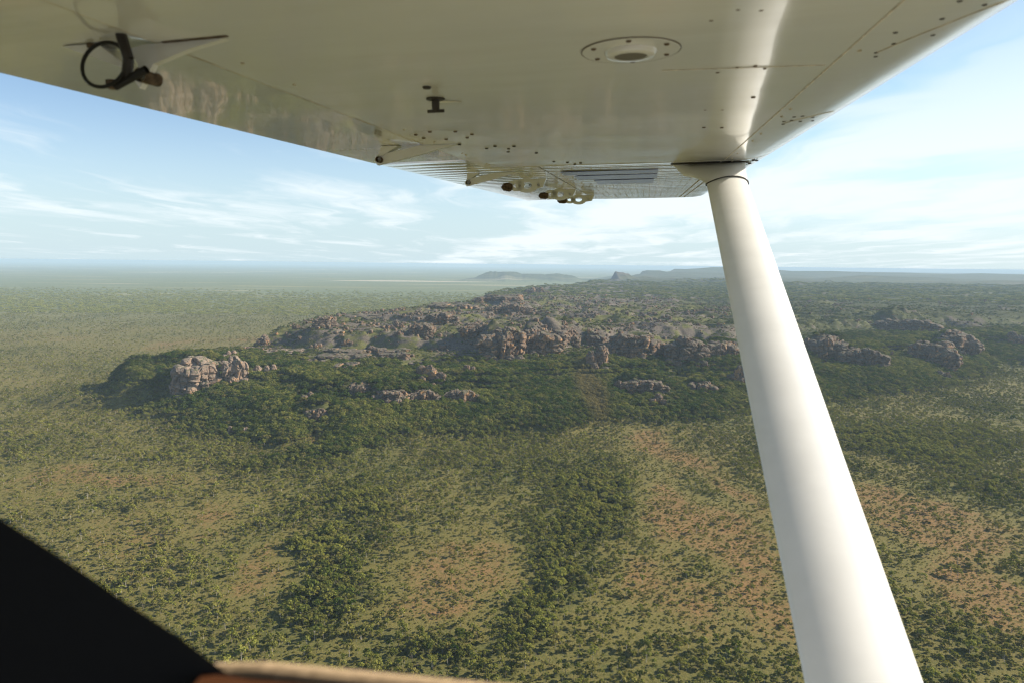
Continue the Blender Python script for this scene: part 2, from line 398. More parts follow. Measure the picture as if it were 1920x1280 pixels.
def fields(X, Y):
    """bare ground, woodland, rockiness and tree tone of the land at X, Y"""
    wx = X + 40 * fbm(X / 70 + 4, Y / 70, 4); wy = Y + 60 * fbm(X / 80 + 40, Y / 80 + 9, 4)
    d, df, dl = edges(X, Y)
    bare = 0.42 + 0.55 * fbm(X / 240 + 2, Y / 330 + 6, 4) + 0.2 * fbm(X / 40, Y / 40, 2); dense = 0.28 + 0.6 * fbm(X / 170 + 60, Y / 260 + 22, 4)
    for L, s in ((BARE, 1), (DENSE, -1)):
        for (cx, cy, rx, ry, a) in L:
            q = sstep(1.6, 0.2, np.sqrt(((wx - cx) / rx) ** 2 + ((wy - cy) / ry) ** 2)) * a
            if s > 0: bare = bare + q; dense = dense - 0.9 * q
            else: bare = bare - 0.8 * q; dense = dense + .8 * q
    up = sstep(300, 600, df) * sstep(30, 130, dl)
    slope = sstep(-20 + 60 * fbm(X / 40 + 8, Y / 40, 3), 130, d) * (1 - up)                          # the forested apron of the escarpment
    plain = sstep(20, -120, d) * sstep(1300, 2200, np.hypot(X, Y))           # the open plain left of the escarpment
    bare = bare + .08 * plain; dense = dense - .15 * plain
    dense = dense + slope * (.62 + .9 * fbm(X / 75 + 130, Y / 75 + 14, 3)); bare = bare - 0.8 * slope
    bare = np.where(up > 0, bare * (1 - 0.5 * up) , bare)
    rocky = up * (0.62 - .42 * sstep(150, 900, X - .12 * Y) + 0.75 * fbm(X / 130 + 77, Y / 130 + 5, 4)) + 0.35 * slope * sstep(150, 240, d)
    rt = sstep(100, 650, X - .12 * Y)                                     # the wooded right half of the upland
    dry = up * sstep(0.05, 0.4, fbm(X / 200 + 15, Y / 160 + 70, 3)) * (1 - .85 * rt)
    dense = dense + .45 * up * rt; bare = bare - .4 * up * rt
    return d, np.clip(bare, -.3, 1.2), np.clip(dense, -.2, 1.2), np.clip(rocky, 0, 1), slope, up, dry

def axis(lo, hi, f0, f1, step, grow=1.13, mx=2500):
    a = list(np.arange(f0, f1 + .1, step))
    s, x = step, f1
    while x < hi: s = min(s * grow, mx); x += s; a.append(x)
    s, x = step, f0
    while x > lo: s = min(s * grow, mx); x -= s; a.insert(0, x)
    return np.array(a)
def build_ground():
    xs = axis(-70000, 70000, -1000, 1750, 6.5); ys = axis(-70000, 70000, 1000, 3000, 6.0, 1.06)
    nx, ny = len(xs), len(ys)
    X, Y = np.meshgrid(xs, ys, indexing='ij')
    Z = height(X, Y)
    Z = np.where(Y < 0, 0, Z)
    co = np.stack([X, Y, Z], -1).reshape(-1, 3)
    i = np.arange(nx - 1)[:, None] * ny + np.arange(ny - 1)[None]
    q = np.stack([i, i + ny, i + ny + 1, i + 1], -1).reshape(-1, 4)
    me = bpy.data.meshes.new('ground')
    me.vertices.add(len(co)); me.vertices.foreach_set('co', co.astype(np.float32).ravel())
    me.loops.add(q.size); me.loops.foreach_set('vertex_index', q.astype(np.int32).ravel())
    me.polygons.add(len(q)); me.polygons.foreach_set('loop_start', np.arange(0, q.size, 4, dtype=np.int32))
    me.update(); me.validate()
    me.polygons.foreach_set('use_smooth', np.ones(len(q), bool))
    d, bare, dense, rocky, slope, up, dry = fields(X, Y)
    dist = np.hypot(X, Y)
    hm = np.zeros(X.shape)
    for (hx, hy, rx, ry, hh) in HILLS: hm = np.maximum(hm, sstep(1.2, .8, np.hypot((X - hx) / rx, (Y - hy) / ry)))
    far = sstep(2600, 6500, dist) * np.where(d < 0, 1, sstep(5000, 9000, dist))
    bare = np.clip(bare + 0.15 * dry - .3 * up, 0, 1.2); dense = dense + .45 * up * (1 - dry)
    for n, v in (('bare', bare), ('wood', dense), ('rocky', rocky), ('far', far), ('upland', np.maximum(hm, sstep(0, 150, d)))):
        me.attributes.new(n, 'FLOAT', 'POINT').data.foreach_set('value', np.clip(v, 0, 1.5).astype(np.float32).ravel())
    me.materials.append(make_ground_material())
    o = obj('ground', me); tag(o, kind='structure')
    print('ground', nx, ny, len(q))
build_ground()

# ------------------------------------------------------------------ rock
def make_rock_material():
    m, t, out = material('sandstone'); p = principled(t, out, 0.95, 0.1)
    geo = t.new('ShaderNodeNewGeometry'); pos = geo.outputs['Position']
    sep = t.new('ShaderNodeSeparateXYZ'); t.link(geo.outputs['Normal'], sep.inputs[0])
    oi = t.new('ShaderNodeObjectInfo')
    n1 = t.noise(pos, 0.06, 5, 0.6); n2 = t.noise(pos, 0.3, 5, 0.65)
    strata = t.noise(t.vscale(pos, (0.02, 0.02, 0.35)), 1.0, 4, 0.6)
    streak = t.noise(t.vscale(pos, (0.35, 0.35, 0.025)), 1.0, 4, 0.6)
    grey = t.mix(t.ss(n2, 0.3, 0.72), (0.074, 0.060, 0.047), (0.190, 0.152, 0.117))
    pink = t.mix(t.ss(strata, 0.35, 0.65), (0.135, 0.082, 0.054), (0.245, 0.155, 0.098))
    orange = t.mix(t.ss(n2, 0.35, 0.65), (0.34, 0.175, 0.072), (0.44, 0.26, 0.125))
    side = t.ss(sep.outputs[2], 0.65, 0.25)
    fresh = t.ss(t.math('ADD', n1, t.math('MULTIPLY', t.math('SUBTRACT', oi.outputs['Random'], 0.5), 0.12)), 0.53, 0.62)
    col = t.mix(t.math('MULTIPLY', side, 0.75), grey, pink)
    col = t.mix(t.math('MULTIPLY', side, t.math('MULTIPLY', fresh, 0.9)), col, orange)
    col = t.mix(t.math('MULTIPLY', t.ss(streak, 0.52, 0.66), t.math('MULTIPLY', side, 0.62)), col, (0.055, 0.048, 0.045))
    col = t.mix(t.ss(n2, 0.62, 0.75, 0, 0.5), col, (0.07, 0.068, 0.05))
    sunlit = t.new('ShaderNodeAttribute', attribute_type='OBJECT'); sunlit.attribute_name = 'pale'
    col = t.mix(t.math('MULTIPLY', sunlit.outputs['Fac'], .26), col, (0.44, 0.34, 0.26))  # sunlit brightness of the left outlier, mixed into its rock colour
    moss = t.noise(pos, 0.11, 4, 0.7)
    col = t.mix(t.math('MULTIPLY', t.ss(moss, 0.50, 0.60), t.ss(sep.outputs[2], 0.45, 0.8)), col, (0.062, 0.068, 0.026))
    t.link(col, p.inputs['Base Color'])
    b = t.new('ShaderNodeBump'); b.inputs['Strength'].default_value = 0.9; b.inputs['Distance'].default_value = 1.5
    t.link(t.math('ADD', t.math('ADD', n2, strata), streak), b.inputs['Height']); t.link(b.outputs[0], p.inputs['Normal'])
    return m
ROCK = make_rock_material()

import bmesh
def ico(sub):
    bm = bmesh.new(); bmesh.ops.create_icosphere(bm, subdivisions=sub, radius=1)
    v = np.array([x.co[:] for x in bm.verts]); f = [[w.index for w in x.verts] for x in bm.faces]; bm.free(); return v, f
ICO4, ICO3, ICO2R = ico(5), ico(4), ico(3)
def n3(p, s, o):
    return (fbm(p[:, 0] * s + o, p[:, 1] * s + p[:, 2] * s * .7 + o, 3) + fbm(p[:, 2] * s + o * 2, p[:, 0] * s * .8 - p[:, 1] * s + o, 3)) * .5
def rock_variant(k, kind):
    """one jointed sandstone block in a unit box standing on z = 0: squared off, ledged along its beds, split by upright cracks"""
    v, f = ICO4 if kind == 'wall' else ICO3
    e = {'wall': 5.0, 'boulder': 3.2, 'slab': 5}[kind]
    r = (np.abs(v) ** e).sum(1) ** (-1 / e)
    p = v * r[:, None]
    o = k * 7.7
    p = p + 0.16 * np.stack([n3(p, 1.1, o), n3(p, 1.1, o + 3), 0.7 * n3(p, 1.1, o + 5)], 1)
    # upright joints split the mass into blocks, each standing in or out by its own amount
    rg = np.random.default_rng(900 + k)
    nc = {'wall': 32, 'boulder': 20, 'slab': 26}[kind]; zst = {'wall': .95, 'boulder': 1.0, 'slab': 1.6}[kind]
    sd = rg.uniform(-1.1, 1.1, (nc, 3)); q = p * np.array([1, 1, zst]); sd[:, 2] *= zst
    q = q + .10 * np.stack([n3(p, 3.1, o + 11), n3(p, 3.1, o + 13), 0 * p[:, 0]], 1)
    dd = np.linalg.norm(q[:, None] - sd[None], axis=2); ix = np.argsort(dd, 1); w = np.take_along_axis(dd, ix[:, :2], 1)
    gap = w[:, 1] - w[:, 0]
    push = rg.uniform(.74, 1.10, nc)[ix[:, 0]]; lift = rg.uniform(-.20, .10, nc)[ix[:, 0]]
    bed = fbm(p[:, 2] * (4.2 if kind != 'slab' else 2.2) + o, p[:, 0] * .35 + p[:, 1] * .3, 3)
    step = np.sign(bed) * np.abs(bed) ** 0.6 * 0.12
    fac = push * (1 + step) - 0.16 * np.exp(-(gap / .05) ** 2)
    p[:, 0] *= fac; p[:, 1] *= fac; p[:, 2] += np.where(p[:, 2] > 0, lift * sstep(0.1, .8, p[:, 2]) - .10 * np.exp(-(gap / .05) ** 2) * (p[:, 2] > .4), 0)
    p = p + 0.05 * np.stack([n3(p, 4, o + 1), n3(p, 4, o + 2), n3(p, 4, o + 4)], 1)
    p[:, 2] += 0.12 * n3(p, 1.6, o + 9)
    p[:, :2] *= (1 - 0.10 * sstep(0, 1, p[:, 2]))[:, None]
    p[:, :2] *= 0.5; p[:, 2] = (p[:, 2] + 1) * 0.5
    me = mesh('rock_block', p, f, ROCK); return me
WALLV = [rock_variant(k, 'wall') for k in range(8)]
BOULV = [rock_variant(20 + k, 'boulder') for k in range(8)]
SLABV = [rock_variant(40 + k, 'slab') for k in range(6)]
ROCK_SPOTS = []
def build_outcrop(p, W, H, depth, style, lab):
    u = np.array([p[0], p[1]]) / math.hypot(p[0], p[1]); s = np.array([u[1], -u[0]])      # away, to the right
    root = bpy.data.objects.new('rock_outcrop', None); COL.objects.link(root); root.location = p
    tag(root, lab, 'rock outcrop', 'sandstone outcrops of the escarpment')
    def blk(name, var, a, b, w, dp, h, zoff=0.0, yaw=None, tilt=0.06):
        xy = p[:2] + s * a + u * b
        z = float(height(np.array([xy[0]]), np.array([xy[1]]), False)[0])
        o = obj(name, random.choice(var), root); o['pale'] = 1.0 if p[0] < -430 and p[1] < 1750 else 0.0  # left outlier blocks get the painted-in sunlight
        base = min(z, p[2] + 0.12 * H) if zoff == 0 else p[2]
        o.location = (xy[0] - p[0], xy[1] - p[1], base - p[2] + zoff - 0.14 * h)
        o.scale = (w, dp, h * 1.14)
        o.rotation_euler = (random.uniform(-tilt, tilt), random.uniform(-tilt, tilt), math.atan2(s[1], s[0]) + (random.uniform(-.5, .5) if yaw is None else yaw))
    if style == 'cliff':
        n = int(max(2, min(7, round(W / (0.62 * H))))); sp = W / n
        for i in range(n):
            t = (i + .5) / n * 2 - 1
            h = H * (1 - 0.42 * abs(t) ** 2.6) * random.uniform(.80, 1.04)
            blk('cliff_block', WALLV, t * W / 2 * .92 + random.uniform(-.1, .1) * sp, depth * (.45 + .22 * t * t) + random.uniform(-.12, .2) * depth, sp * random.uniform(1.3, 2.1), depth * random.uniform(.9, 1.4), h)
        for i in range(n - 1):
            t = (i + 1) / n * 2 - 1
            blk('cliff_block', WALLV, t * W / 2 * .8, depth * random.uniform(.9, 1.2), sp * random.uniform(1.2, 1.7), depth * 1.3, H * random.uniform(.85, 1.05) * (1 - .3 * t * t))
        for i in range(n + 2):
            a = random.uniform(-.55, .55) * W; q = H * random.uniform(.14, .34)
            blk('boulder', BOULV, a, random.uniform(-.35, .15) * depth, q * random.uniform(.9, 1.7), q * random.uniform(.9, 1.4), q, tilt=.25)
    elif style == 'tower':
        n = int(max(2, min(6, round(W / (0.6 * H)))))
        for i in range(n):
            t = (i + .5) / n * 2 - 1
            h = H * (random.uniform(.75, 1.02) if i == n // 2 else random.uniform(.4, .85)); w = W / n * random.uniform(1.1, 1.5)
            blk('boulder', BOULV, t * W / 2 * .85, random.uniform(-.1, .5) * depth, w, w * random.uniform(.8, 1.2), h, tilt=.15)
        for i in range(3):
            q = H * random.uniform(.18, .34)
            blk('boulder', BOULV, random.uniform(-.6, .6) * W, random.uniform(-.6, .4) * depth, q * 1.4, q * 1.3, q, tilt=.3)
    else:
        n = int(max(3, min(12, round(W * depth / 420))))
        for i in range(n):
            a, b = random.uniform(-.48, .48) * W, random.uniform(.0, 1.0) * depth
            w = W * random.uniform(.28, .5); 
            blk('rock_slab', SLABV, a, b, w, min(depth * random.uniform(.3, .55), w * 1.3), H * random.uniform(.5, 1.0), tilt=.05)
        for i in range(3):
            q = H * random.uniform(.5, .9)
            blk('boulder', BOULV, random.uniform(-.5, .5) * W, random.uniform(-.1, .8) * depth, q * 1.5, q * 1.4, q, tilt=.3)
    c = p[:2] + u * depth * .5
    ROCK_SPOTS.append((c[0], c[1], s, u, W * .5, depth * .75 if style != 'slab' else depth * .55, H, style))
for a in PLACED: build_outcrop(*a)

# ------------------------------------------------------------------ trees
def make_leaf_material():
    m, t, out = material('leaves')
    def attr(n):
        a = t.new('ShaderNodeAttribute', attribute_type='INSTANCER'); a.attribute_name = n; return a.outputs['Fac']
    tint, dry = attr('tint'), attr('dry')
    geo = t.new('ShaderNodeNewGeometry'); isl = geo.outputs['Random Per Island']
    v = t.math('ADD', tint, t.math('MULTIPLY', t.math('SUBTRACT', isl, 0.5), 0.35))
    col = t.mix(t.ss(v, 0.0, 0.5), (0.056, 0.092, 0.016), (0.220, 0.225, 0.050))
    col = t.mix(t.ss(v, 0.5, 1.05), col, (0.31, 0.31, 0.068))
    col = t.mix(dry, col, (0.27, 0.20, 0.085))  # dry foliage, and the painted brown window reflections
    dif = t.new('ShaderNodeBsdfDiffuse'); tr = t.new('ShaderNodeBsdfTranslucent'); gl = t.new('ShaderNodeMixShader'); gl.inputs[0].default_value = 0.36
    t.link(col, dif.inputs[0]); t.link(col, tr.inputs[0]); t.link(dif.outputs[0], gl.inputs[1]); t.link(tr.outputs[0], gl.inputs[2])
    t.link(gl.outputs[0], out.inputs[0]); return m
LEAF = make_leaf_material()
BARK = simple('bark', (0.20, 0.165, 0.13), 0.9, 0.1, var=.4, scale=3)
PALEBARK = simple('pale_bark', (0.46, 0.42, 0.36), 0.9, 0.1, var=.2, scale=3)

def tube(V, F, a, b, ra, rb, n=5):
    a, b = np.array(a, float), np.array(b, float); d = b - a; d /= np.linalg.norm(d)
    x = np.cross(d, [0.3, 1, 0.2]); x /= np.linalg.norm(x); y = np.cross(d, x); k = len(V)
    for c, r in ((a, ra), (b, rb)):
        for i in range(n):
            g = i / n * 2 * math.pi; V.append(c + r * (x * math.cos(g) + y * math.sin(g)))
    for i in range(n): F.append((k + i, k + (i + 1) % n, k + n + (i + 1) % n, k + n + i))
def tree_proto(kind, seed):
    """trunk mesh and crown mesh of a tree of unit height about 1 (scaled by its height in metres); leaf clumps are small ragged sprays"""
    rg = np.random.default_rng(seed)
    V, F = [], []; LV, LF = [], []
    if kind == 'eucalypt': R, z0, ncl, per, ls, th = (.40, .29, .35, .25, .32)[seed % 5], .30, 11, 26, .08, .62
    elif kind == 'forest': R, z0, ncl, per, ls, th = .52, .22, 22, 26, .085, .55
    elif kind == 'shrub': R, z0, ncl, per, ls, th = .70, .12, 8, 20, .16, .35
    else: R, z0, ncl, per, ls, th = .4, .45, 0, 0, 0, .7
    lean = rg.normal(0, .04, 2)
    top = (lean[0], lean[1], th)
    tube(V, F, (0, 0, -.06), top, .022 if kind != 'forest' else .03, .012)
    cl = []
    m = ncl if ncl else 7
    for i in range(m):
        a = i * 2.4 + rg.uniform(-.5, .5); q = math.sqrt((i + .5) / m) * R * rg.uniform(.75, 1.08)
        if kind == 'forest': z = z0 + (1 - z0) * (rg.uniform(.35, .62) + .36 * (1 - (q / R) ** 2))
        elif kind == 'shrub': z = .25 + .6 * (1 - (q / R) ** 2) * rg.uniform(.5, 1.1)
        else: z = z0 + (1 - z0) * (rg.uniform(.25, .65) + .32 * (1 - (q / R) ** 2))
        c = np.array([lean[0] + q * math.cos(a), lean[1] + q * math.sin(a), z]); cl.append(c)
        if i % 2 == 0 or kind == 'dead':
            s0 = np.array([top[0], top[1], th]) * rg.uniform(.55, .98); tube(V, F, s0, c, .010, .004, 4)
    for c in cl if ncl else []:
        cr = R * rg.uniform(.26, .46) if kind != 'forest' else R * rg.uniform(.26, .40)
        for j in range(per):
            d = rg.normal(0, 1, 3); d /= np.linalg.norm(d); d[2] = abs(d[2]) * .9 - .25
            ctr = c + d * cr * np.array([1, 1, .72]) * rg.uniform(.55, 1.05)
            nrm = d + rg.normal(0, .55, 3) + np.array([0, 0, .3]); nrm /= np.linalg.norm(nrm)
            x = np.cross(nrm, rg.normal(0, 1, 3)); x /= np.linalg.norm(x); y = np.cross(nrm, x); s = ls * rg.uniform(.6, 1.25); k = len(LV)
            LV += [ctr - x * s, ctr - y * s * .6 + nrm * s * .15, ctr + x * s, ctr + y * s * .7 - nrm * s * .1]; LF.append((k, k + 1, k + 2, k + 3))
    bm_ = PALEBARK if kind in ('eucalypt', 'dead') and seed % 2 == 0 else BARK
    tr = mesh('trunk', V, F, bm_, True)
    cr = mesh('crown', LV, LF, LEAF) if LV else None
    return tr, cr
KINDS = ['eucalypt'] * 5 + ['forest'] * 4 + ['shrub'] * 2 + ['dead'] * 1
PROTO = [tree_proto(k, 10 + i) for i, k in enumerate(KINDS)]
KIDX = {k: [i for i, q in enumerate(KINDS) if q == k] for k in set(KINDS)}
tree_col = bpy.data.collections.new('tree_kinds')          # models for the scattered woodland; not linked to the scene
for i, (tr, cr) in enumerate(PROTO):
    me = bpy.data.meshes.new('woodland_tree')
    bm = bmesh.new(); bm.from_mesh(tr); nf = len(bm.faces)
    if cr: bm.from_mesh(cr)
    bm.faces.ensure_lookup_table()
    for f in bm.faces[nf:]: f.material_index = 1
    bm.to_mesh(me); bm.free(); me.materials.append(tr.materials[0]); me.materials.append(LEAF)
    o = bpy.data.objects.new('woodland_tree_%02d' % i, me); tree_col.objects.link(o)
# a far clump of several crowns, for the land beyond where single trees show
def clump_proto(seed):
    rg = np.random.default_rng(seed); LV, LF = [], []
    for i in range(7):
        a, q = rg.uniform(0, 6.28), math.sqrt(rg.uniform(0, 1)); c = np.array([q * math.cos(a), q * math.sin(a), rg.uniform(.38, .55)]); R = rg.uniform(.26, .42)
        for j in range(16):
            d = rg.normal(0, 1, 3); d /= np.linalg.norm(d); d[2] = abs(d[2]) - .25
            ctr = c + d * R * np.array([1, 1, .8]); nrm = d + rg.normal(0, .4, 3); nrm /= np.linalg.norm(nrm)
            x = np.cross(nrm, rg.normal(0, 1, 3)); x /= np.linalg.norm(x); y = np.cross(nrm, x); s = .17 * rg.uniform(.7, 1.2); k = len(LV)
            LV += [ctr - x * s, ctr - y * s * .8, ctr + x * s, ctr + y * s * .8]; LF.append((k, k + 1, k + 2, k + 3))
    return mesh('tree_clump', LV, LF, LEAF)
for i in range(3):
    tree_col.objects.link(bpy.data.objects.new('woodland_tree_%02d' % (len(KINDS) + i), clump_proto(70 + i)))
NK = len(KINDS)

def sample(y0, y1, per_m2):
    """random places in the wedge of land that the photograph sees between two distances"""
    k = .80
    n = int(k * (y1 * y1 - y0 * y0) * per_m2 + 160 * (y1 - y0) * per_m2)
    Y = np.sqrt(RNG.uniform(y0 * y0, y1 * y1, n)); X = RNG.uniform(-1, 1, n) * (k * Y + 80)
    return X, Y
def grad(X, Y): return height(X, Y)

def scatter():
    parts = []
    for (y0, y1, dens, big) in ((420, 1250, 1 / 10.5, 1.0), (1250, 2000, 1 / 15., 1.0), (2000, 2700, 1 / 30., 1.1), (2700, 3800, 1 / 62., 1.3)):
        X, Y = sample(y0, y1, dens)
        d, bare, dense, rocky, slope, up, dry = fields(X, Y)
        lot = RNG.random(len(X))
        prob = np.clip(0.30 + 0.42 * dense - 0.22 * bare, .10, .95)
        prob = np.where(d > 40, np.clip(.46 + .75 * dense - .14 * up - .24 * up * rocky - .35 * dry, .06, 1.0), prob)
        clump = sstep(-.30, .35, fbm(X / 17 + 3, Y / 17 + 60, 2))
        prob = prob * np.where(d < 60, .55 + .85 * clump + .35 * sstep(-140, 40, d), .75 + .4 * clump)
        keep = lot < prob
        Xk, Yk = X[keep], Y[keep]
        free = np.ones(len(Xk), bool)
        for (cx, cy, s, u, a, b, H, st) in ROCK_SPOTS:
            la = (Xk - cx) * s[0] + (Yk - cy) * s[1]; lb = (Xk - cx) * u[0] + (Yk - cy) * u[1]
            inr = (la / a) ** 2 + (lb / b) ** 2 < 1
            frontal = (np.abs(la) < a * .9) & (lb < 0) & (lb > -b - 14) & (RNG.random(len(Xk)) < .6)
            free &= ~((inr & (RNG.random(len(Xk)) < .9)) | frontal)
        gx = (height(Xk + 3, Yk) - height(Xk - 3, Yk)) / 6; gy = (height(Xk, Yk + 3) - height(Xk, Yk - 3)) / 6
        free &= ~((np.hypot(gx, gy) > .62) & (Xk > -580) & (RNG.random(len(Xk)) < .75))
        f = lambda v: v[keep][free]
        parts.append((Xk[free], Yk[free], f(d), f(bare), f(dense), f(rocky), f(slope), f(up), f(dry), np.full(free.sum(), big)))
    X, Y = sample(420, 1150, 1 / 13.)
    d, bare, dense, rocky, slope, up, dry = fields(X, Y)
    k = RNG.random(len(X)) < np.clip(.30 + .35 * bare - .3 * dense, 0, .7)
    parts.append(tuple(v[k] for v in (X, Y, d, bare, dense, rocky, slope, up, dry)) + (np.full(k.sum(), -1.0),))
    X, Y, d, bare, dense, rocky, slope, up, dry, big = [np.concatenate([p[i] for p in parts]) for i in range(10)]
    n = len(X); lot = RNG.random(n)
    pf = np.clip(1.0 * slope + .75 * (dense - .70), 0, .95)         # dense dark forest trees
    pf = np.where(up > .5, .30, pf)
    kind = np.where(lot < pf, 1, 0)
    sh = RNG.random(n) < np.where(up > .5, .55, .24 + .3 * np.clip(bare, 0, 1)); kind = np.where(sh & ((kind == 0) | (up > .5)), 2, kind)
    kind = np.where((RNG.random(n) < .02) & (kind == 0), 3, kind)
    kind = np.where(big < 0, 2, kind)
    var = np.zeros(n, int)
    for k, nm in enumerate(('eucalypt', 'forest', 'shrub', 'dead')):
        idx = np.array(KIDX[nm]); var = np.where(kind == k, idx[RNG.integers(0, len(idx), n)], var)
    hgt = np.select([kind == 0, kind == 1, kind == 2], [np.clip(5.6 * np.exp(.36 * RNG.normal(0, 1, n)), 2.2, 12.5), np.clip(6.8 * np.exp(.28 * RNG.normal(0, 1, n)), 3.5, 12) + 2.6 * slope, RNG.uniform(1.6, 3.4, n)], RNG.uniform(6, 9, n))
    hgt *= np.abs(big) * np.where(up > .5, .72, 1.0)
    hgt = np.where(big < 0, RNG.uniform(.7, 1.7, n), hgt)
    patchy = fbm(X / 70 + 300, Y / 90 + 120, 3)
    tint = np.select([kind == 0, kind == 1], [.50 + .26 * RNG.normal(0, 1, n) * .8, .12 + .18 * RNG.normal(0, 1, n)], .42 + .2 * RNG.normal(0, 1, n))
    tint = np.clip(tint + .22 * patchy + .18 * (np.clip(bare, 0, 1) - .4) - .12 * up, 0, 1)
    bright = sstep(.10, .45, fbm(X / 120 + 20, Y / 200 + 210, 3) + .5 * np.clip(dense - .7, 0, .6)) * (d < 0)       # lusher, brighter stands in the drainage lines
    tint = np.clip(tint + .3 * bright * (kind < 2) + .20 * (kind == 1) * (1 - slope) * (up < .5) + .16 * slope * (patchy > 0), 0, 1.1)
    dry_smear = np.clip(.18 * RNG.normal(0, 1, n) + .05 + .20 * np.clip(bare, 0, 1) * (kind != 1), 0, .8)
    for (cx, cy, rx, ry) in (patch(1110, 768, 34, 42), patch(1250, 845, 32, 40)):   # brown window-pane reflections, put into the leaf colour at two spots
        dry_smear = np.maximum(dry_smear, .65 * sstep(1.2, .5, np.hypot((X - cx) / rx, (Y - cy) / ry)))
    Z = height(X, Y) - .15
    return dict(X=X, Y=Y, Z=Z, var=var, kind=kind, h=hgt, rot=RNG.uniform(0, 6.283, n), tint=tint, dry=dry_smear, up=up, bare=bare, dense=dense, d=d)
T = scatter()
def far_clumps():
    X, Y = sample(3800, 7500, 1 / 430.)
    d, bare, dense, rocky, slope, up, dry = fields(X, Y)
    keep = RNG.random(len(X)) < np.clip(.45 + .5 * dense - .3 * up * rocky, .08, 1) * np.where(d < 0, .75 * sstep(7600, 4200, Y), 1)
    X, Y = X[keep], Y[keep]; n = len(X)
    return dict(X=X, Y=Y, Z=height(X, Y) - .5, var=NK + RNG.integers(0, 3, n), h=RNG.uniform(9, 15, n), rot=RNG.uniform(0, 6.28, n),
                tint=np.clip(np.where(d[keep] < 0, .72, .30) + .2 * RNG.normal(0, 1, n), 0, 1.1), dry=np.clip(.15 * RNG.normal(0, 1, n), 0, .5))
FC = far_clumps()

# the nearest 300 trees that the photograph shows become trees of their own
def project(X, Y, Z):
    P = np.stack([X, Y, Z], -1) - EYE; w = P @ _F
    return 960 + FOC * (P @ _R) / w, 640 - FOC * (P @ _U) / w, w
px, py, w = project(T['X'], T['Y'], T['Z'] + T['h'] * .5)
hide = (py > 1272) | (px < 0) | (px > 1915)
hide |= (py > 965 + px * .68)                                        # behind the window frame
hide |= (py > 1228 + (px - 400) * .087) & (px < 900)
hide |= (px > 1440 + (py - 830) * .22) & (px < 1600 + (py - 860) * .33)    # behind the strut
size = T['h'] / w * np.where(T['kind'] == 2, 1.3, 1.0)
order = np.argsort(np.where(hide, 0, -size))[:300]
single = np.zeros(len(px), bool); single[order] = True
print('trees', len(px), 'clumps', len(FC['X']))

def make_stuff(name, D, mask, models=tree_col):
    n = int(mask.sum()); me = bpy.data.meshes.new(name); me.vertices.add(n)
    me.vertices.foreach_set('co', np.stack([D['X'][mask], D['Y'][mask], D['Z'][mask]], -1).astype(np.float32).ravel())
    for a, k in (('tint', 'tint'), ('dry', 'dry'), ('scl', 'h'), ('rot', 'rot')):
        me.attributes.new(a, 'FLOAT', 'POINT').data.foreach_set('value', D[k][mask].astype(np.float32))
    me.attributes.new('var', 'INT', 'POINT').data.foreach_set('value', D['var'][mask].astype(np.int32))
    me.update(); o = obj(name, me)
    g = bpy.data.node_groups.new('scatter_' + name, 'GeometryNodeTree')
    g.interface.new_socket('Geometry', in_out='INPUT', socket_type='NodeSocketGeometry'); g.interface.new_socket('Geometry', in_out='OUTPUT', socket_type='NodeSocketGeometry')
    N = g.nodes; L = g.links
    gi, go = N.new('NodeGroupInput'), N.new('NodeGroupOutput'); iop = N.new('GeometryNodeInstanceOnPoints')
    ci = N.new('GeometryNodeCollectionInfo'); ci.inputs['Collection'].default_value = models; ci.inputs['Separate Children'].default_value = True; ci.inputs['Reset Children'].default_value = True
    def na(nm, ty):
        q = N.new('GeometryNodeInputNamedAttribute'); q.data_type = ty; q.inputs[0].default_value = nm; return q.outputs[0]
    cx = N.new('ShaderNodeCombineXYZ'); L.new(na('rot', 'FLOAT'), cx.inputs[2])
    er = N.new('FunctionNodeEulerToRotation'); L.new(cx.outputs[0], er.inputs[0])
    L.new(gi.outputs[0], iop.inputs['Points']); L.new(ci.outputs[0], iop.inputs['Instance']); iop.inputs['Pick Instance'].default_value = True
    L.new(na('var', 'INT'), iop.inputs['Instance Index']); L.new(er.outputs[0], iop.inputs['Rotation']); L.new(na('scl', 'FLOAT'), iop.inputs['Scale'])
    L.new(iop.outputs[0], go.inputs[0])
    md = o.modifiers.new('scatter', 'NODES'); md.node_group = g
    tag(o, kind='stuff'); return o
forest_mask = (T['kind'] == 1) & ~single
make_stuff('savanna_woodland', T, (T['d'] <= 20) & ~single)
make_stuff('escarpment_forest', T, (T['d'] > 20) & ~single)
make_stuff('distant_woodland', FC, np.ones(len(FC['X']), bool))

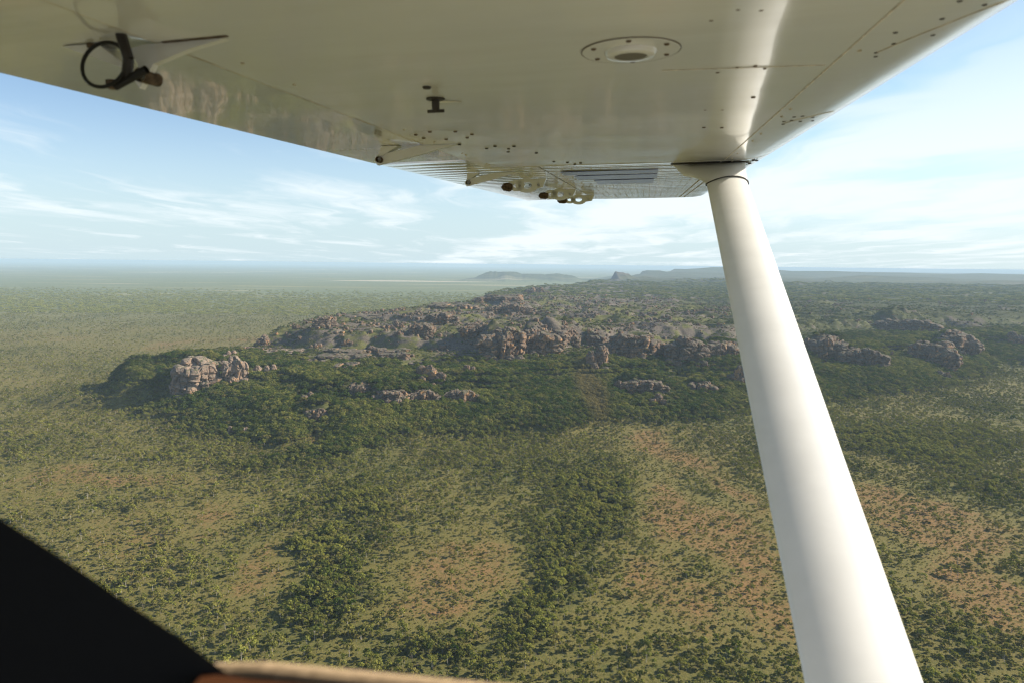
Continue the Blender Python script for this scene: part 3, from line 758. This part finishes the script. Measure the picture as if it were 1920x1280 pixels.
# loose rock strewn over the uplands: uncountable, one object
rock_col = bpy.data.collections.new('rock_kinds')
for i in range(6):
    v, f = ICO2R; kk = RNG.uniform(0, 50); e = 4.0
    p_ = v * ((np.abs(v) ** e).sum(1) ** (-1 / e))[:, None]; p_ = p_ * (1 + .35 * n3(p_, 1.3, kk))[:, None] + .12 * np.stack([n3(p_, 3, kk), n3(p_, 3, kk + 2), n3(p_, 3, kk + 4)], 1)
    rock_col.objects.link(bpy.data.objects.new('loose_rock_%d' % i, mesh('loose_rock', p_ * .5, f, ROCK)))
def rubble():
    X, Y = sample(1150, 4200, 1 / 95.)
    d, bare, dense, rocky, slope, up, dry = fields(X, Y)
    cl = fbm(X / 38 + 210, Y / 38 + 90, 3)
    keep = RNG.random(len(X)) < np.clip(up * (rocky * 1.1 - .12) * sstep(-.05, .30, cl), 0, 1)
    X, Y, cl = X[keep], Y[keep], cl[keep]; n = len(X)
    h = RNG.lognormal(1.15, .55, n) * (1 + .8 * sstep(.1, .4, cl)); h = np.clip(h, 1.2, 12)
    return dict(X=X, Y=Y, Z=height(X, Y) + .12 * h, var=RNG.integers(0, 6, n), h=h, rot=RNG.uniform(0, 6.28, n), tint=h * 0, dry=h * 0)
RB = rubble(); print('rubble', len(RB['X']))
make_stuff('rubble', RB, np.ones(len(RB['X']), bool), rock_col)

TREE_LABELS = {0: ('eucalyptus_tree', 'slender eucalypt with thin olive crown in the nearest open woodland'), 1: ('forest_tree', 'round dark green leafy tree in the nearest dense thickets'),
               2: ('savanna_shrub', 'low bushy shrub on the nearest dry grass'), 3: ('dead_tree', 'bare pale dead tree in the nearest woodland')}
for i in order:
    k = int(T['kind'][i]); nm, lab = TREE_LABELS[k]; tn = float(T['tint'][i]); grp = {0: 'nearest eucalypts', 1: 'nearest leafy thicket trees', 2: 'nearest shrubs', 3: 'nearest dead trees'}[k]
    if k < 2:
        hue = 'dark green' if tn < .35 else 'olive green' if tn < .65 else 'bright yellow-green'; size = 'tall' if T['h'][i] > 7.5 else 'small'
        lab = (size + ' eucalypt with thin ' + hue + ' crown in the nearest open woodland') if k == 0 else (size + ' round ' + hue + ' leafy tree in the nearest dense thickets')
        grp = 'nearest ' + size + ' ' + hue + (' eucalypts' if k == 0 else ' thicket trees')
    r = bpy.data.objects.new(nm, None); COL.objects.link(r); r.location = (T['X'][i], T['Y'][i], T['Z'][i])
    r.rotation_euler = (0, 0, T['rot'][i]); r.scale = (T['h'][i],) * 3
    tag(r, lab, 'shrub' if k == 2 else 'tree', grp)
    tr, cr = PROTO[int(T['var'][i])]
    obj('trunk', tr, r)
    if cr:
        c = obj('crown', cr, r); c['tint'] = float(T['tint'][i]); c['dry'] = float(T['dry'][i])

# ------------------------------------------------------------------ the aeroplane
# its own axes: x forward, y outboard along the wing, z up; origin at the passenger's eye
S_ = np.array([0.19045777, 0.98037249, 0.0509473]); C_ = np.array([0.98140238, -0.19141224, 0.01451665]); N_ = np.array([-0.02398366, -0.047235, 0.99859583])
plane = bpy.data.objects.new('aeroplane', None); COL.objects.link(plane)
BASE = np.array([0.0, 0.0, -1.0])                                    # the cabin floor below the eye
o3 = EYE + C_ * BASE[0] + S_ * BASE[1] + N_ * BASE[2]
plane.matrix_world = Matrix(((C_[0], S_[0], N_[0], o3[0]), (C_[1], S_[1], N_[1], o3[1]), (C_[2], S_[2], N_[2], o3[2]), (0, 0, 0, 1)))
tag(plane, 'white high-wing light aeroplane, seen from its cabin window past wing and strut', 'aeroplane')

def make_wing_paint(name, rough, dirt, coat=.7):
    m, t, out = material(name); p = principled(t, out, rough, 0.5)
    tc = t.new('ShaderNodeTexCoord'); ob = tc.outputs['Object']
    n1 = t.noise(ob, 2.2, 5, 0.6); n2 = t.noise(t.vscale(ob, (1.2, 9, 1)), 1.6, 5, 0.65); n3_ = t.noise(ob, 90, 3, 0.7)
    base = t.mix(t.ss(n1, 0.3, 0.75), (0.76, 0.755, 0.73), (0.84, 0.84, 0.83))
    f = t.math('MULTIPLY', t.ss(t.math('ADD', t.math('MULTIPLY', n1, .5), t.math('MULTIPLY', n2, .5)), 0.42, 0.72), dirt)
    col = t.mix(f, base, (0.47, 0.42, 0.34))
    col = t.mix(t.ss(n3_, 0.70, 0.80, 0, 0.30), col, (0.36, 0.28, 0.18))
    t.link(col, p.inputs['Base Color'])
    t.link(t.math('ADD', rough, t.math('MULTIPLY', t.ss(n2, 0.35, 0.75), 0.20 * dirt)), p.inputs['Roughness'])
    p.inputs['Coat Weight'].default_value = coat; p.inputs['Coat Roughness'].default_value = 0.035
    b = t.new('ShaderNodeBump'); b.inputs['Strength'].default_value = 0.04; b.inputs['Distance'].default_value = 0.01
    t.link(t.noise(ob, 5, 2), b.inputs['Height']); t.link(b.outputs[0], p.inputs['Normal']); t.link(b.outputs[0], p.inputs['Coat Normal'])
    return m
WING = make_wing_paint('wing_paint', 0.12, 0.28, coat=.3)
FLAPP = make_wing_paint('flap_paint', 0.07, 0.35)
STRUTP = simple('strut_paint', (0.84, 0.84, 0.82), 0.25, 0.5, var=.03, scale=9)
DARK = simple('dark_steel', (0.035, 0.030, 0.028), 0.5, 0.4, var=.3)
RUST = simple('rusty_steel', (0.10, 0.070, 0.048), 0.8, 0.2, var=.5, scale=60)
RUBBER = simple('black_rubber', (0.015, 0.014, 0.014), 0.6, 0.3)
SEAM = simple('seam_sealant', (0.52, 0.46, 0.36), 0.8, 0.2, var=.3)
PALESEAM = simple('pale_sealant', (0.66, 0.60, 0.50), 0.7, 0.2, var=.3)
BLUE = simple('blue_paint', (0.12, 0.14, 0.42), 0.2, 0.5)
TRIM = simple('black_trim', (0.06, 0.06, 0.062), 0.9, 0.1)
CARPET = simple('tan_felt', (0.46, 0.34, 0.22), 0.95, 0.1, var=.18, scale=260)
LEATHER = simple('brown_trim', (0.085, 0.03, 0.011), 0.8, 0.2, var=.2)
LIGHTP = simple('chipped_edge', (0.75, 0.73, 0.68), 0.4, 0.4)

def part(name, V, F, mat, parent=plane, smooth=False):
    """a piece of the aeroplane, its points given from the passenger's eye"""
    V = [np.array(v, float) - BASE for v in V]
    c = np.mean(V, 0)
    me = mesh(name, [v - c for v in V], F, mat, smooth)
    o = obj(name, me, parent)
    if parent is plane: o.location = c; o['_c'] = [float(x) for x in c]
    else: o.location = Vector(c) - Vector(parent['_c'])
    return o
def loft(sections, closed_ends=True, cyc=True):
    V, F = [], []; n = len(sections[0])
    for s in sections: V += list(s)
    for k in range(len(sections) - 1):
        for i in range(n if cyc else n - 1):
            j = (i + 1) % n; F.append((k * n + i, k * n + j, (k + 1) * n + j, (k + 1) * n + i))
    if closed_ends and cyc:
        F.append(tuple(range(n))[::-1]); F.append(tuple(range((len(sections) - 1) * n, len(sections) * n)))
    return V, F
def disc(c, r, h, n=20, bevel=.25, hole=0.0):
    """a round fitting hanging h below its seat at c"""
    x, y, z = c; ring = lambda rr, zz: [(x + rr * math.cos(i / n * 2 * math.pi), y + rr * math.sin(i / n * 2 * math.pi), zz) for i in range(n)]
    secs = [ring(r, z), ring(r, z - h * (1 - bevel)), ring(r * (1 - bevel * h / max(r, 1e-6)), z - h)]
    if hole: secs += [ring(hole, z - h), ring(hole, z - h * .2)]
    return loft(secs)
def tubes(pts, r, n=8):
    V, F = [], []
    for a, b in zip(pts[:-1], pts[1:]): tube(V, F, a, b, r, r, n)
    return V, F
def join(*vf):
    V, F = [], []
    for v, f in vf:
        k = len(V); V += list(v); F += [tuple(i + k for i in q) for q in f]
    return V, F

ZW = .28
LOW = [(-.712, .2800), (-.55, .28), (-.3, .28), (0, .28), (.2, .28), (.305, .2802), (.36, .2808), (.41, .2835), (.455, .290), (.490, .3015), (.512, .318), (.520, .340), (.514, .362), (.49, .386), (.42, .41), (.25, .43), (0, .435), (-.3, .415), (-.55, .375), (-.712, .330)]
ys = list(np.arange(-.9, 3.03, .11)) + [3.04]
def wavy(y, x): return .0012 * math.sin(y * 16.5) * math.sin(x * 5 + 1) + .0008 * math.sin(y * 31 + x * 3)
secs = [[(x, y, z + (wavy(y, x) if z < .2815 and -.6 < x < .3 else 0)) for x, z in LOW] for y in ys]
V, F = loft(secs); wing = part('wing', V, F, WING, smooth=True)
# outer wing: thin skin stiffened by chordwise beads, a touch more nose-down
def outer(x, z, y):
    if z < .30: z += .0022 * (math.sin(y * 40) ** 8) - .0012 * math.sin(y * 19) ** 2
    return (x, y, z)
ysO = list(np.arange(3.045, 6.40, .022))
LOWO = [(-.478, .283), (-.3, .2815), (-.1, .28), (.1, .28), (.305, .2802), (.36, .2808), (.41, .2835), (.455, .290), (.490, .3015), (.512, .318), (.520, .340), (.514, .362), (.49, .386), (.42, .41), (.25, .43), (0, .43), (-.3, .40), (-.478, .36)]
V, F = loft([[outer(x, z, y) for x, z in LOWO] for y in ysO]); ow = part('outer_wing', V, F, FLAPP, smooth=True)
# tip: rounded end cap
V, F = loft([[(x * (1 - .10 * k * k) if x > 0 else x, 6.40 + .16 * math.sin(k * 1.5), z * (1 - .22 * k) + .35 * .22 * k) for x, z in [(-1.09, .295)] + LOWO[1:]] for k in (0, .35, .65, .9, 1)])
part('wing_tip', V, F, WING, smooth=True)
# flap and aileron behind the gap
FL = [(-.722, .2835), (-.80, .2825), (-.95, .282), (-1.095, .2805), (-1.100, .2835), (-1.095, .286), (-.95, .301), (-.80, .316), (-.722, .322)]
V, F = loft([[(x, y, z) for x, z in FL] for y in np.arange(-.9, 2.73, .2)]); flap = part('flap', V, F, FLAPP, smooth=False)
AL = [(-.488, .2850), (-.60, .2843), (-.80, .283), (-1.095, .2805), (-1.100, .2835), (-1.095, .286), (-.80, .322), (-.60, .345), (-.488, .352)]
def bead(x, z, y): return (x, y, z + (.0045 * (math.sin(y * 26) ** 6) if z < .2855 and -1.09 < x < -.5 else 0))
V, F = loft([[bead(x, z, y) for x, z in AL] for y in np.arange(2.76, 6.36, .02)]); ail = part('aileron', V, F, FLAPP, smooth=True)

# seams laid into the skin and rivet rows, flush strips a millimetre or two proud
def strip(name, a, b, w, mat, parent=wing, z=ZW, t=.0012):
    a, b = np.array(a, float), np.array(b, float); d = b - a; d /= np.linalg.norm(d); q = np.array([-d[1], d[0]]) * w / 2
    P = [(*(a + q), z), (*(b + q), z), (*(b - q), z), (*(a - q), z)]
    V = P + [(x, y, zz - t) for x, y, zz in P]
    return part(name, V, [(0, 1, 2, 3), (7, 6, 5, 4), (0, 4, 5, 1), (1, 5, 6, 2), (2, 6, 7, 3), (3, 7, 4, 0)], mat, parent)
strip('skin_seam', (.312, -.5), (.308, 3.03), .0022, PALESEAM, z=.2800)
strip('skin_seam', (.02, 1.305), (.30, 1.335), .0016, PALESEAM, z=.2798)
strip('skin_seam', (-.70, 3.035), (.30, 3.035), .006, LIGHTP, z=.2795)
strip('aileron_end_seam', (.27, 6.30), (.30, 3.06), .006, SEAM, parent=ow, z=.2798)
strip('aileron_end_seam', (.31, 6.30), (.345, 3.06), .006, SEAM, parent=ow, z=.2798)
# gap shadows: real gaps exist between wing and flap; a rub strip follows the flap edge
strip('rub_strip', (-.7115, -.5), (-.7115, 2.72), .006, SEAM, z=.2812)

def rivets(name, pts, r, mat, parent, z=ZW, h=.003):
    V, F = [], []
    for (x, y) in pts:
        v, f = disc((x, y, z + .001), r, h, 7, .4); k = len(V); V += v; F += [tuple(i + k for i in q) for q in f]
    o = part(name, V, F, mat, parent); o['kind'] = 'stuff'; return o
pts = []
for x in (-.66, .30 + .03): pts += [(x, y + random.uniform(-.004, .004)) for y in np.arange(.2, 3.0, .055)]
rivets('rivet', [p for p in pts if random.random() < .25], .0035, SEAM, wing, z=.2798)
pts = []
for y in np.arange(3.25, 6.3, .16): pts += [(x, y) for x in np.arange(-.44, .30, .045)]
for y in (3.9, 4.55): pts += [(x, y) for x in np.arange(-.44, .30, .022)]
rivets('rivet', [p for p in pts if random.random() < .6], .004, SEAM, ow, z=.2805)
# leading-edge access outlines with dark screws
scr = [(.385, 1.02), (.395, 1.10), (.372, 1.22), (.418, 1.195), (.352, 1.15), (.362, 1.27), (.37, 1.30), (.43, 1.06), (.385, 1.93), (.40, 2.03), (.42, 1.98), (.437, 2.06), (.36, 2.05), (.37, 1.99), (.353, 2.0), (.365, 1.93),
       (.15, 1.32), (.18, 1.315), (.12, 1.35), (.20, 1.34), (.08, 1.02), (.11, .98), (.14, .99), (.13, 1.75), (.17, 1.76), (.15, 2.05), (.20, 2.07), (.22, 1.62)]
for x, y in scr:
    dz = float(np.interp(x, [.30, .36, .41, .455], [.280, .2806, .2834, .290]))
    v, f = disc((x, y, dz + .001), .0036 if y < 1.4 else .0048, .0022, 9, .4); part('screw', v, f, RUST if x < .3 else DARK, wing)
def le_line(y0, y1, x0, x1, w=.0022):
    n = 14; P = []
    for i in range(n + 1):
        t = i / n; x = x0 + (x1 - x0) * t; y = y0 + (y1 - y0) * t - .03 * math.sin(t * math.pi)
        P.append((x, y, float(np.interp(x, [.30, .36, .41, .455, .49], [.280, .2806, .2834, .290, .3015])) - .0003))
    v, f = tubes(P, w / 2, 5); part('access_panel_edge', v, f, SEAM, wing)
le_line(1.27, 1.06, .362, .46); le_line(2.03, 1.93, .36, .46)
# outboard leading-edge inspection plates beyond the strut
for x, y in ((.36, 3.2), (.395, 3.24), (.42, 3.2), (.44, 3.15), (.37, 3.32), (.41, 3.35), (.445, 3.3), (.46, 3.2)):
    v, f = disc((x, y, .2835 + max(0, x - .41) * .15), .008, .004, 9, .4); part('screw', v, f, DARK, ow)

# round inspection plate with drain dome
pl = (-.031, 1.154, ZW)
v, f = disc(pl, .077, .0018, 40, .5); plate = part('inspection_plate', v, f, WING, wing)
plate['_c'] = [float(a + b) for a, b in zip(wing['_c'], plate.location)]
n = 40; ringp = [(pl[0] + .0775 * math.cos(i / n * 2 * math.pi), pl[1] + .0775 * math.sin(i / n * 2 * math.pi), ZW - .001) for i in range(n + 1)]
v, f = tubes(ringp, .0007, 5); part('plate_edge', v, f, RUST, wing)
v, f = loft([[(pl[0] + r * math.cos(i / n * 2 * math.pi), pl[1] + r * math.sin(i / n * 2 * math.pi), z) for i in range(n)] for r, z in ((.041, ZW - .001), (.0405, ZW - .004), (.038, ZW - .0085), (.033, ZW - .010), (.0262, ZW - .010), (.0255, ZW - .007))])
part('drain_dome', v, f, WING, wing, True)
v, f = disc((pl[0], pl[1], ZW - .0055), .0254, .004, 24, .1); part('drain_mesh', v, f, simple('drain_mesh', (.16, .15, .13), .7, .3), wing)
for k in range(6):
    a = k / 6 * 2 * math.pi + .5; v, f = disc((pl[0] + .064 * math.cos(a), pl[1] + .064 * math.sin(a), ZW - .001), .0042, .003, 10, .4); part('screw', v, f, RUST, wing)
# second, rust-ringed plate further out
p2 = (-.586, 1.985)
ringp = [(p2[0] + .10 * math.cos(a), p2[1] + .10 * math.sin(a), ZW + .0003) for a in np.linspace(0, 2 * math.pi, 41)]
v, f = tubes(ringp, .0006, 5); part('plate_edge', v, f, RUST, wing)
for k in range(7):
    a = k / 7 * 2 * math.pi; v, f = disc((p2[0] + .083 * math.cos(a), p2[1] + .083 * math.sin(a), ZW + .0006), .0055, .004, 9, .4); part('screw', v, f, RUST, wing)
for x, y in ((-.50, 2.28), (-.47, 2.36), (-.44, 2.30), (-.54, 2.33), (-.49, 2.45), (-.40, 2.52), (-.60, 2.2), (-.33, 2.9), (-.38, 2.85), (-.28, 2.95), (-.31, 3.0)):
    v, f = disc((x, y, ZW + .0006), .006, .004, 9, .4); part('screw', v, f, DARK, wing)
# fuel drain: dark stub with a cross foot, and a bolt head
v, f = join(disc((-.445, 1.449, ZW), .020, .003, 16), disc((-.445, 1.449, ZW - .002), .0085, .026, 12), tubes([(-.463, 1.449, ZW - .026), (-.427, 1.449, ZW - .026)], .0034))
part('fuel_drain', v, f, DARK, wing)
v, f = disc((-.426, 1.332, ZW + .0005), .0085, .005, 12, .4); part('bolt', v, f, DARK, wing)
v, f = loft([[(-.455 + .05 * t + .010 * math.cos(a) * (1 - .6 * t), 1.475 + .02 * t + .006 * math.sin(a), ZW - .0005 - .003 * max(0, math.sin(a)) * (1 - t)) for a in np.linspace(0, 2 * math.pi, 9)[:-1]] for t in (0, .4, .8, 1)])
part('paint_chip', v, f, LIGHTP, wing)

# flap hinge arms
def arm(y, tip, mat=WING, th=.011, drop=.05, name='flap_hinge'):
    x0 = -.60; xt, zt = tip
    prof = [(x0, ZW - .0005), (-.66, ZW - .012), (-.72, ZW - .5 * (ZW - zt) - .006), (xt - .012, zt - .016), (xt - .022, zt), (xt - .010, zt + .016), (-.76, ZW - .006), (-.735, ZW - .001)]
    V = [(x, y - th / 2, z) for x, z in prof] + [(x, y + th / 2, z) for x, z in prof]; n = len(prof)
    F = [tuple(range(n))[::-1], tuple(range(n, 2 * n))] + [(i, (i + 1) % n, n + (i + 1) % n, n + i) for i in range(n)]
    h = part(name, V, F, mat)
    v, f = tubes([(xt, y - th * 1.6, zt), (xt, y + th * 1.6, zt)], .010, 12); part('hinge_bolt', v, f, RUST, h)
    V = [(-.86, y - .02, ZW + .001), (-.86, y + .02, ZW + .001), (xt - .01, y + .012, zt + .005), (xt - .01, y - .012, zt + .005), (-.80, y + .02, ZW + .001), (-.80, y - .02, ZW + .001)]
    part('flap_bracket', V, [(0, 1, 2, 3), (3, 2, 4, 5), (0, 3, 5), (1, 4, 2)], mat, h)
    return h
arm(2.20, (-.868, .238), th=.018)
arm(3.30, (-.855, .236), th=.018)
h0 = arm(.945, (-.735, .234), th=.012)
# nearest hinge: rusty bolt block, rod end and a looped bonding cable
v, f = tubes([(-.738, .9, ZW + .004), (-.731, .902, .250), (-.736, .9, .222)], .0075, 8); part('hinge_post', v, f, DARK, h0)
v, f = tubes([(-.752, .895, .212), (-.727, .9, .224), (-.702, .9, .234)], .0056, 10); part('rod_end', v, f, RUBBER, h0)
v, f = disc((-.758, .9, .222), .010, .012, 12); part('hinge_nut', v, f, RUST, h0)
cab = [(-.766 + .036 * math.cos(a), .895 + .008 * math.sin(a), .243 + .032 * math.sin(a)) for a in np.linspace(.18 * math.pi, 1.86 * math.pi, 34)]
v, f = tubes(cab, .0027, 8); part('bonding_cable', v, f, RUBBER, h0)
v, f = disc((-.812, .93, ZW + .002), .008, .006, 10); part('bolt', v, f, RUST, h0)
strip('rust_streak', (-.70, .937), (-.59, .93), .005, RUST, z=.2798)
# aileron hinge brackets: cut-out plates standing under the aileron gap
def scallop(y, x0, x1, name='aileron_hinge'):
    secsV, secsF = [], []
    zc = ZW - .034
    def ringplate(cx, ro, ri):
        n = 18; th = .02; V, F = [], []
        for yy in (y - th / 2, y + th / 2):
            for r_ in (ro, ri):
                V += [(cx + r_ * 1.6 * math.cos(i / n * 2 * math.pi), yy, zc + r_ * math.sin(i / n * 2 * math.pi)) for i in range(n)]
        for i in range(n):
            j = (i + 1) % n
            F += [(i, j, n + j, n + i), (2 * n + j, 2 * n + i, 3 * n + i, 3 * n + j), (j, i, 2 * n + i, 2 * n + j), (n + i, n + j, 3 * n + j, 3 * n + i)]
        return V, F
    L = x1 - x0
    v, f = join(ringplate(x0 + L * .62, .040, .017), ringplate(x0 + L * .36, .030, .011))
    h = part(name, v, f, WING)
    prof = [(x1 + .02, ZW), (x1, zc - .012), (x0 + L * .8, zc - .02), (x0 + L * .78, ZW)]
    V = [(x, y - .008, z) for x, z in prof] + [(x, y + .008, z) for x, z in prof]
    part('bracket_plate', V, [(3, 2, 1, 0), (4, 5, 6, 7), (0, 1, 5, 4), (1, 2, 6, 5), (2, 3, 7, 6), (3, 0, 4, 7)], WING, h)
    v, f = loft([[(x0 + t * L * .28, y + r * math.cos(a), zc - .006 + r * math.sin(a)) for a in np.linspace(0, 2 * math.pi, 13)[:-1]] for t, r in ((0, .006), (.2, .02), (.7, .024), (1, .018))])
    part('balance_weight', v, f, RUST, h, True)
    for q in (.45, .7, .9):
        v, f = tubes([(x0 + L * q, y - .016, zc), (x0 + L * q, y + .016, zc)], .006, 8); part('hinge_bolt', v, f, DARK, h)
    return h
scallop(3.75, -.79, -.56); scallop(4.75, -.74, -.50); scallop(5.6, -.72, -.44)

# blue registration lettering seen edge-on far out on the underside
for (x0, x1, y0, y1) in ((-.42, .045, 3.36, 3.56), (-.38, .045, 3.62, 3.90), (-.30, .03, 3.97, 4.32)):
    V = [(x0, y0, .2785), (x1, y0, .2785), (x1, y1, .2785), (x0, y1, .2785)]; V = V + [(x, y, z - .0012) for x, y, z in V]
    part('painted_band', V, [(0, 1, 2, 3), (7, 6, 5, 4), (0, 4, 5, 1), (1, 5, 6, 2), (2, 6, 7, 3), (3, 7, 4, 0)], BLUE, ow)

# strut: streamlined section, from low on the fuselage up to the wing
A, B = np.array([.312, 3.08, .236]), np.array([.309, .62, -.768])
ax = (B - A) / np.linalg.norm(B - A); cx = np.array([1.0, 0, 0]); nz = np.cross(cx, ax); nz /= np.linalg.norm(nz)
def foil(c, chord, thick, aft=0.0, n=28):
    """teardrop section: blunt nose forward"""
    P = []
    for i in range(n):
        a = i / n * 2 * math.pi; q = math.cos(a); s = math.sin(a)
        x = q * .5; yv = s * .5 * (1 - .38 * (0.5 - x)) 
        if q < 0: yv *= (1 - .35 * q * q)
        P.append(c + cx * (x * chord - (aft if q < 0 else 0) * (-q)) + nz * yv * thick)
    return P
V, F = loft([foil(A + (B - A) * t, .158, .068) for t in np.linspace(0.03, 1, 12)]); strut = part('wing_strut', V, F, STRUTP, smooth=True)
# cuff at the strut's head
q = lambda t: A + (B - A) * t
top = np.array([.312, 3.10, ZW - .004])
secs = []
for t, ch, th, aft in ((0.058, .164, .076, 0), (.045, .166, .078, .004), (.03, .170, .080, .02), (.015, .172, .084, .05), (.004, .176, .092, .085)):
    secs.append(foil(q(t), ch, th, aft))
secs.append([np.array([v[0], v[1] + .012, ZW - .004]) for v in foil(q(-.012), .186, .105, .118)])
V, F = loft(secs); cuff = part('strut_fairing', V, F, STRUTP, smooth=True)
v, f = tubes([p_ for p_ in foil(q(.0585), .1655, .0775)] + [foil(q(.0585), .1655, .0775)[0]], .0022, 6); part('fairing_seal', v, f, RUBBER, cuff)
sealp = [np.array([v[0], v[1] + .012, ZW - .001]) for v in foil(q(-.012), .192, .112, .122)]
v, f = tubes(sealp + [sealp[0]], .0026, 6); part('sealant_bead', v, f, DARK, cuff)

# cabin side: black window surround, tan felt sill, painted outer skin, dark interior behind the passenger
def ring_slab(outer, inner, y0, y1, flare=1.0):
    n = len(outer); V = [(x, y0, z) for x, z in outer] + [(x, y0, z) for x, z in inner] + [(x, y1, z) for x, z in outer] + [(x * flare, y1, z * flare) for x, z in inner]; F = []
    for i in range(n):
        j = (i + 1) % n
        F += [(j, i, n + i, n + j), (2 * n + i, 2 * n + j, 3 * n + j, 3 * n + i), (n + j, n + i, 3 * n + i, 3 * n + j), (i, j, 2 * n + j, 2 * n + i)]
    return V, F
win = [(-.50, .22), (-.50, .02), (-.42, -.055), (-.335, -.100), (-.2828, -.1235), (-.2541, -.139), (-.2211, -.1587), (-.1962, -.1726), (-.176, -.1865), (-.155, -.200), (-.12, -.213), (.02, -.213), (.30, -.213), (.46, -.18), (.52, -.06), (.52, .22)]
# widen: where the window surround meets the sill it drops out of view
outr = [(-1.3, .27), (-1.3, .0), (-1.3, -.3), (-1.0, -.6), (-.8, -.95), (-.6, -.95), (-.5, -.95), (-.4, -.95), (-.3, -.95), (-.2, -.95), (-.1, -.95), (.1, -.95), (.4, -.95), (.9, -.95), (1.3, -.6), (1.3, .27)]
V, F = ring_slab(outr, win, .240, .262, 1.16); part('window_surround', V, F, TRIM)
V, F = ring_slab(outr, [(x * 1.45, (z - .02) * 1.6 if z < 0 else z) for x, z in win], .275, .287); part('fuselage_side', V, F, WING)
sx = [-.186, -.16, -.10, -.0, .1, .25, .45]
def sillz(x): return -.1836 + (x + .18) * .022
prof = [(.2395, -.0032), (.2405, -.0012), (.243, 0.0), (.247, -.0012), (.262, -.020), (.262, -.04), (.2395, -.04)]
V, F = loft([[(x, y, sillz(x) + z - (.003 if x < -.18 else 0)) for y, z in prof] for x in sx]); part('window_sill', V, F, CARPET)
V, F = loft([[(x, y, sillz(x) + z) for y, z in ((.228, -.0052), (.2385, -.0038), (.2385, -.04), (.228, -.04))] for x in sx]); part('sill_trim', V, F, LEATHER)
def slab(name, x0, x1, y0, y1, z0, z1, mat):
    V = [(x, y, z) for z in (z0, z1) for x, y in ((x0, y0), (x1, y0), (x1, y1), (x0, y1))]
    return part(name, V, [(3, 2, 1, 0), (4, 5, 6, 7), (0, 1, 5, 4), (1, 2, 6, 5), (2, 3, 7, 6), (3, 0, 4, 7)], mat)
slab('cabin_floor', -1.3, 1.3, -.95, .23, -1.0, -.955, TRIM)
slab('cabin_wall', -1.3, 1.3, -.95, -.91, -.95, .27, TRIM)
slab('rear_bulkhead', -1.34, -1.31, -.95, .23, -.95, .27, TRIM)

# ------------------------------------------------------------------ the haze
def haze():
    m, t, out = material('haze'); pv = t.new('ShaderNodeVolumePrincipled')
    pv.inputs['Color'].default_value = (0.52, 0.69, 0.84, 1); pv.inputs['Density'].default_value = HAZE_DENSITY; pv.inputs['Anisotropy'].default_value = 0.0
    t.link(pv.outputs[0], out.inputs['Volume'])
    R, z0, z1 = 72500, -12, 306
    V = [(x * R, y * R, z) for z in (z0, z1) for x, y in ((-1, -1), (1, -1), (1, 1), (-1, 1))]
    me = mesh('haze', V, [(3, 2, 1, 0), (4, 5, 6, 7), (0, 1, 5, 4), (1, 2, 6, 5), (2, 3, 7, 6), (3, 0, 4, 7)], m)
    tag(obj('haze', me), kind='stuff')
haze()
for o in list(bpy.data.objects):
    if '_c' in o: del o['_c']
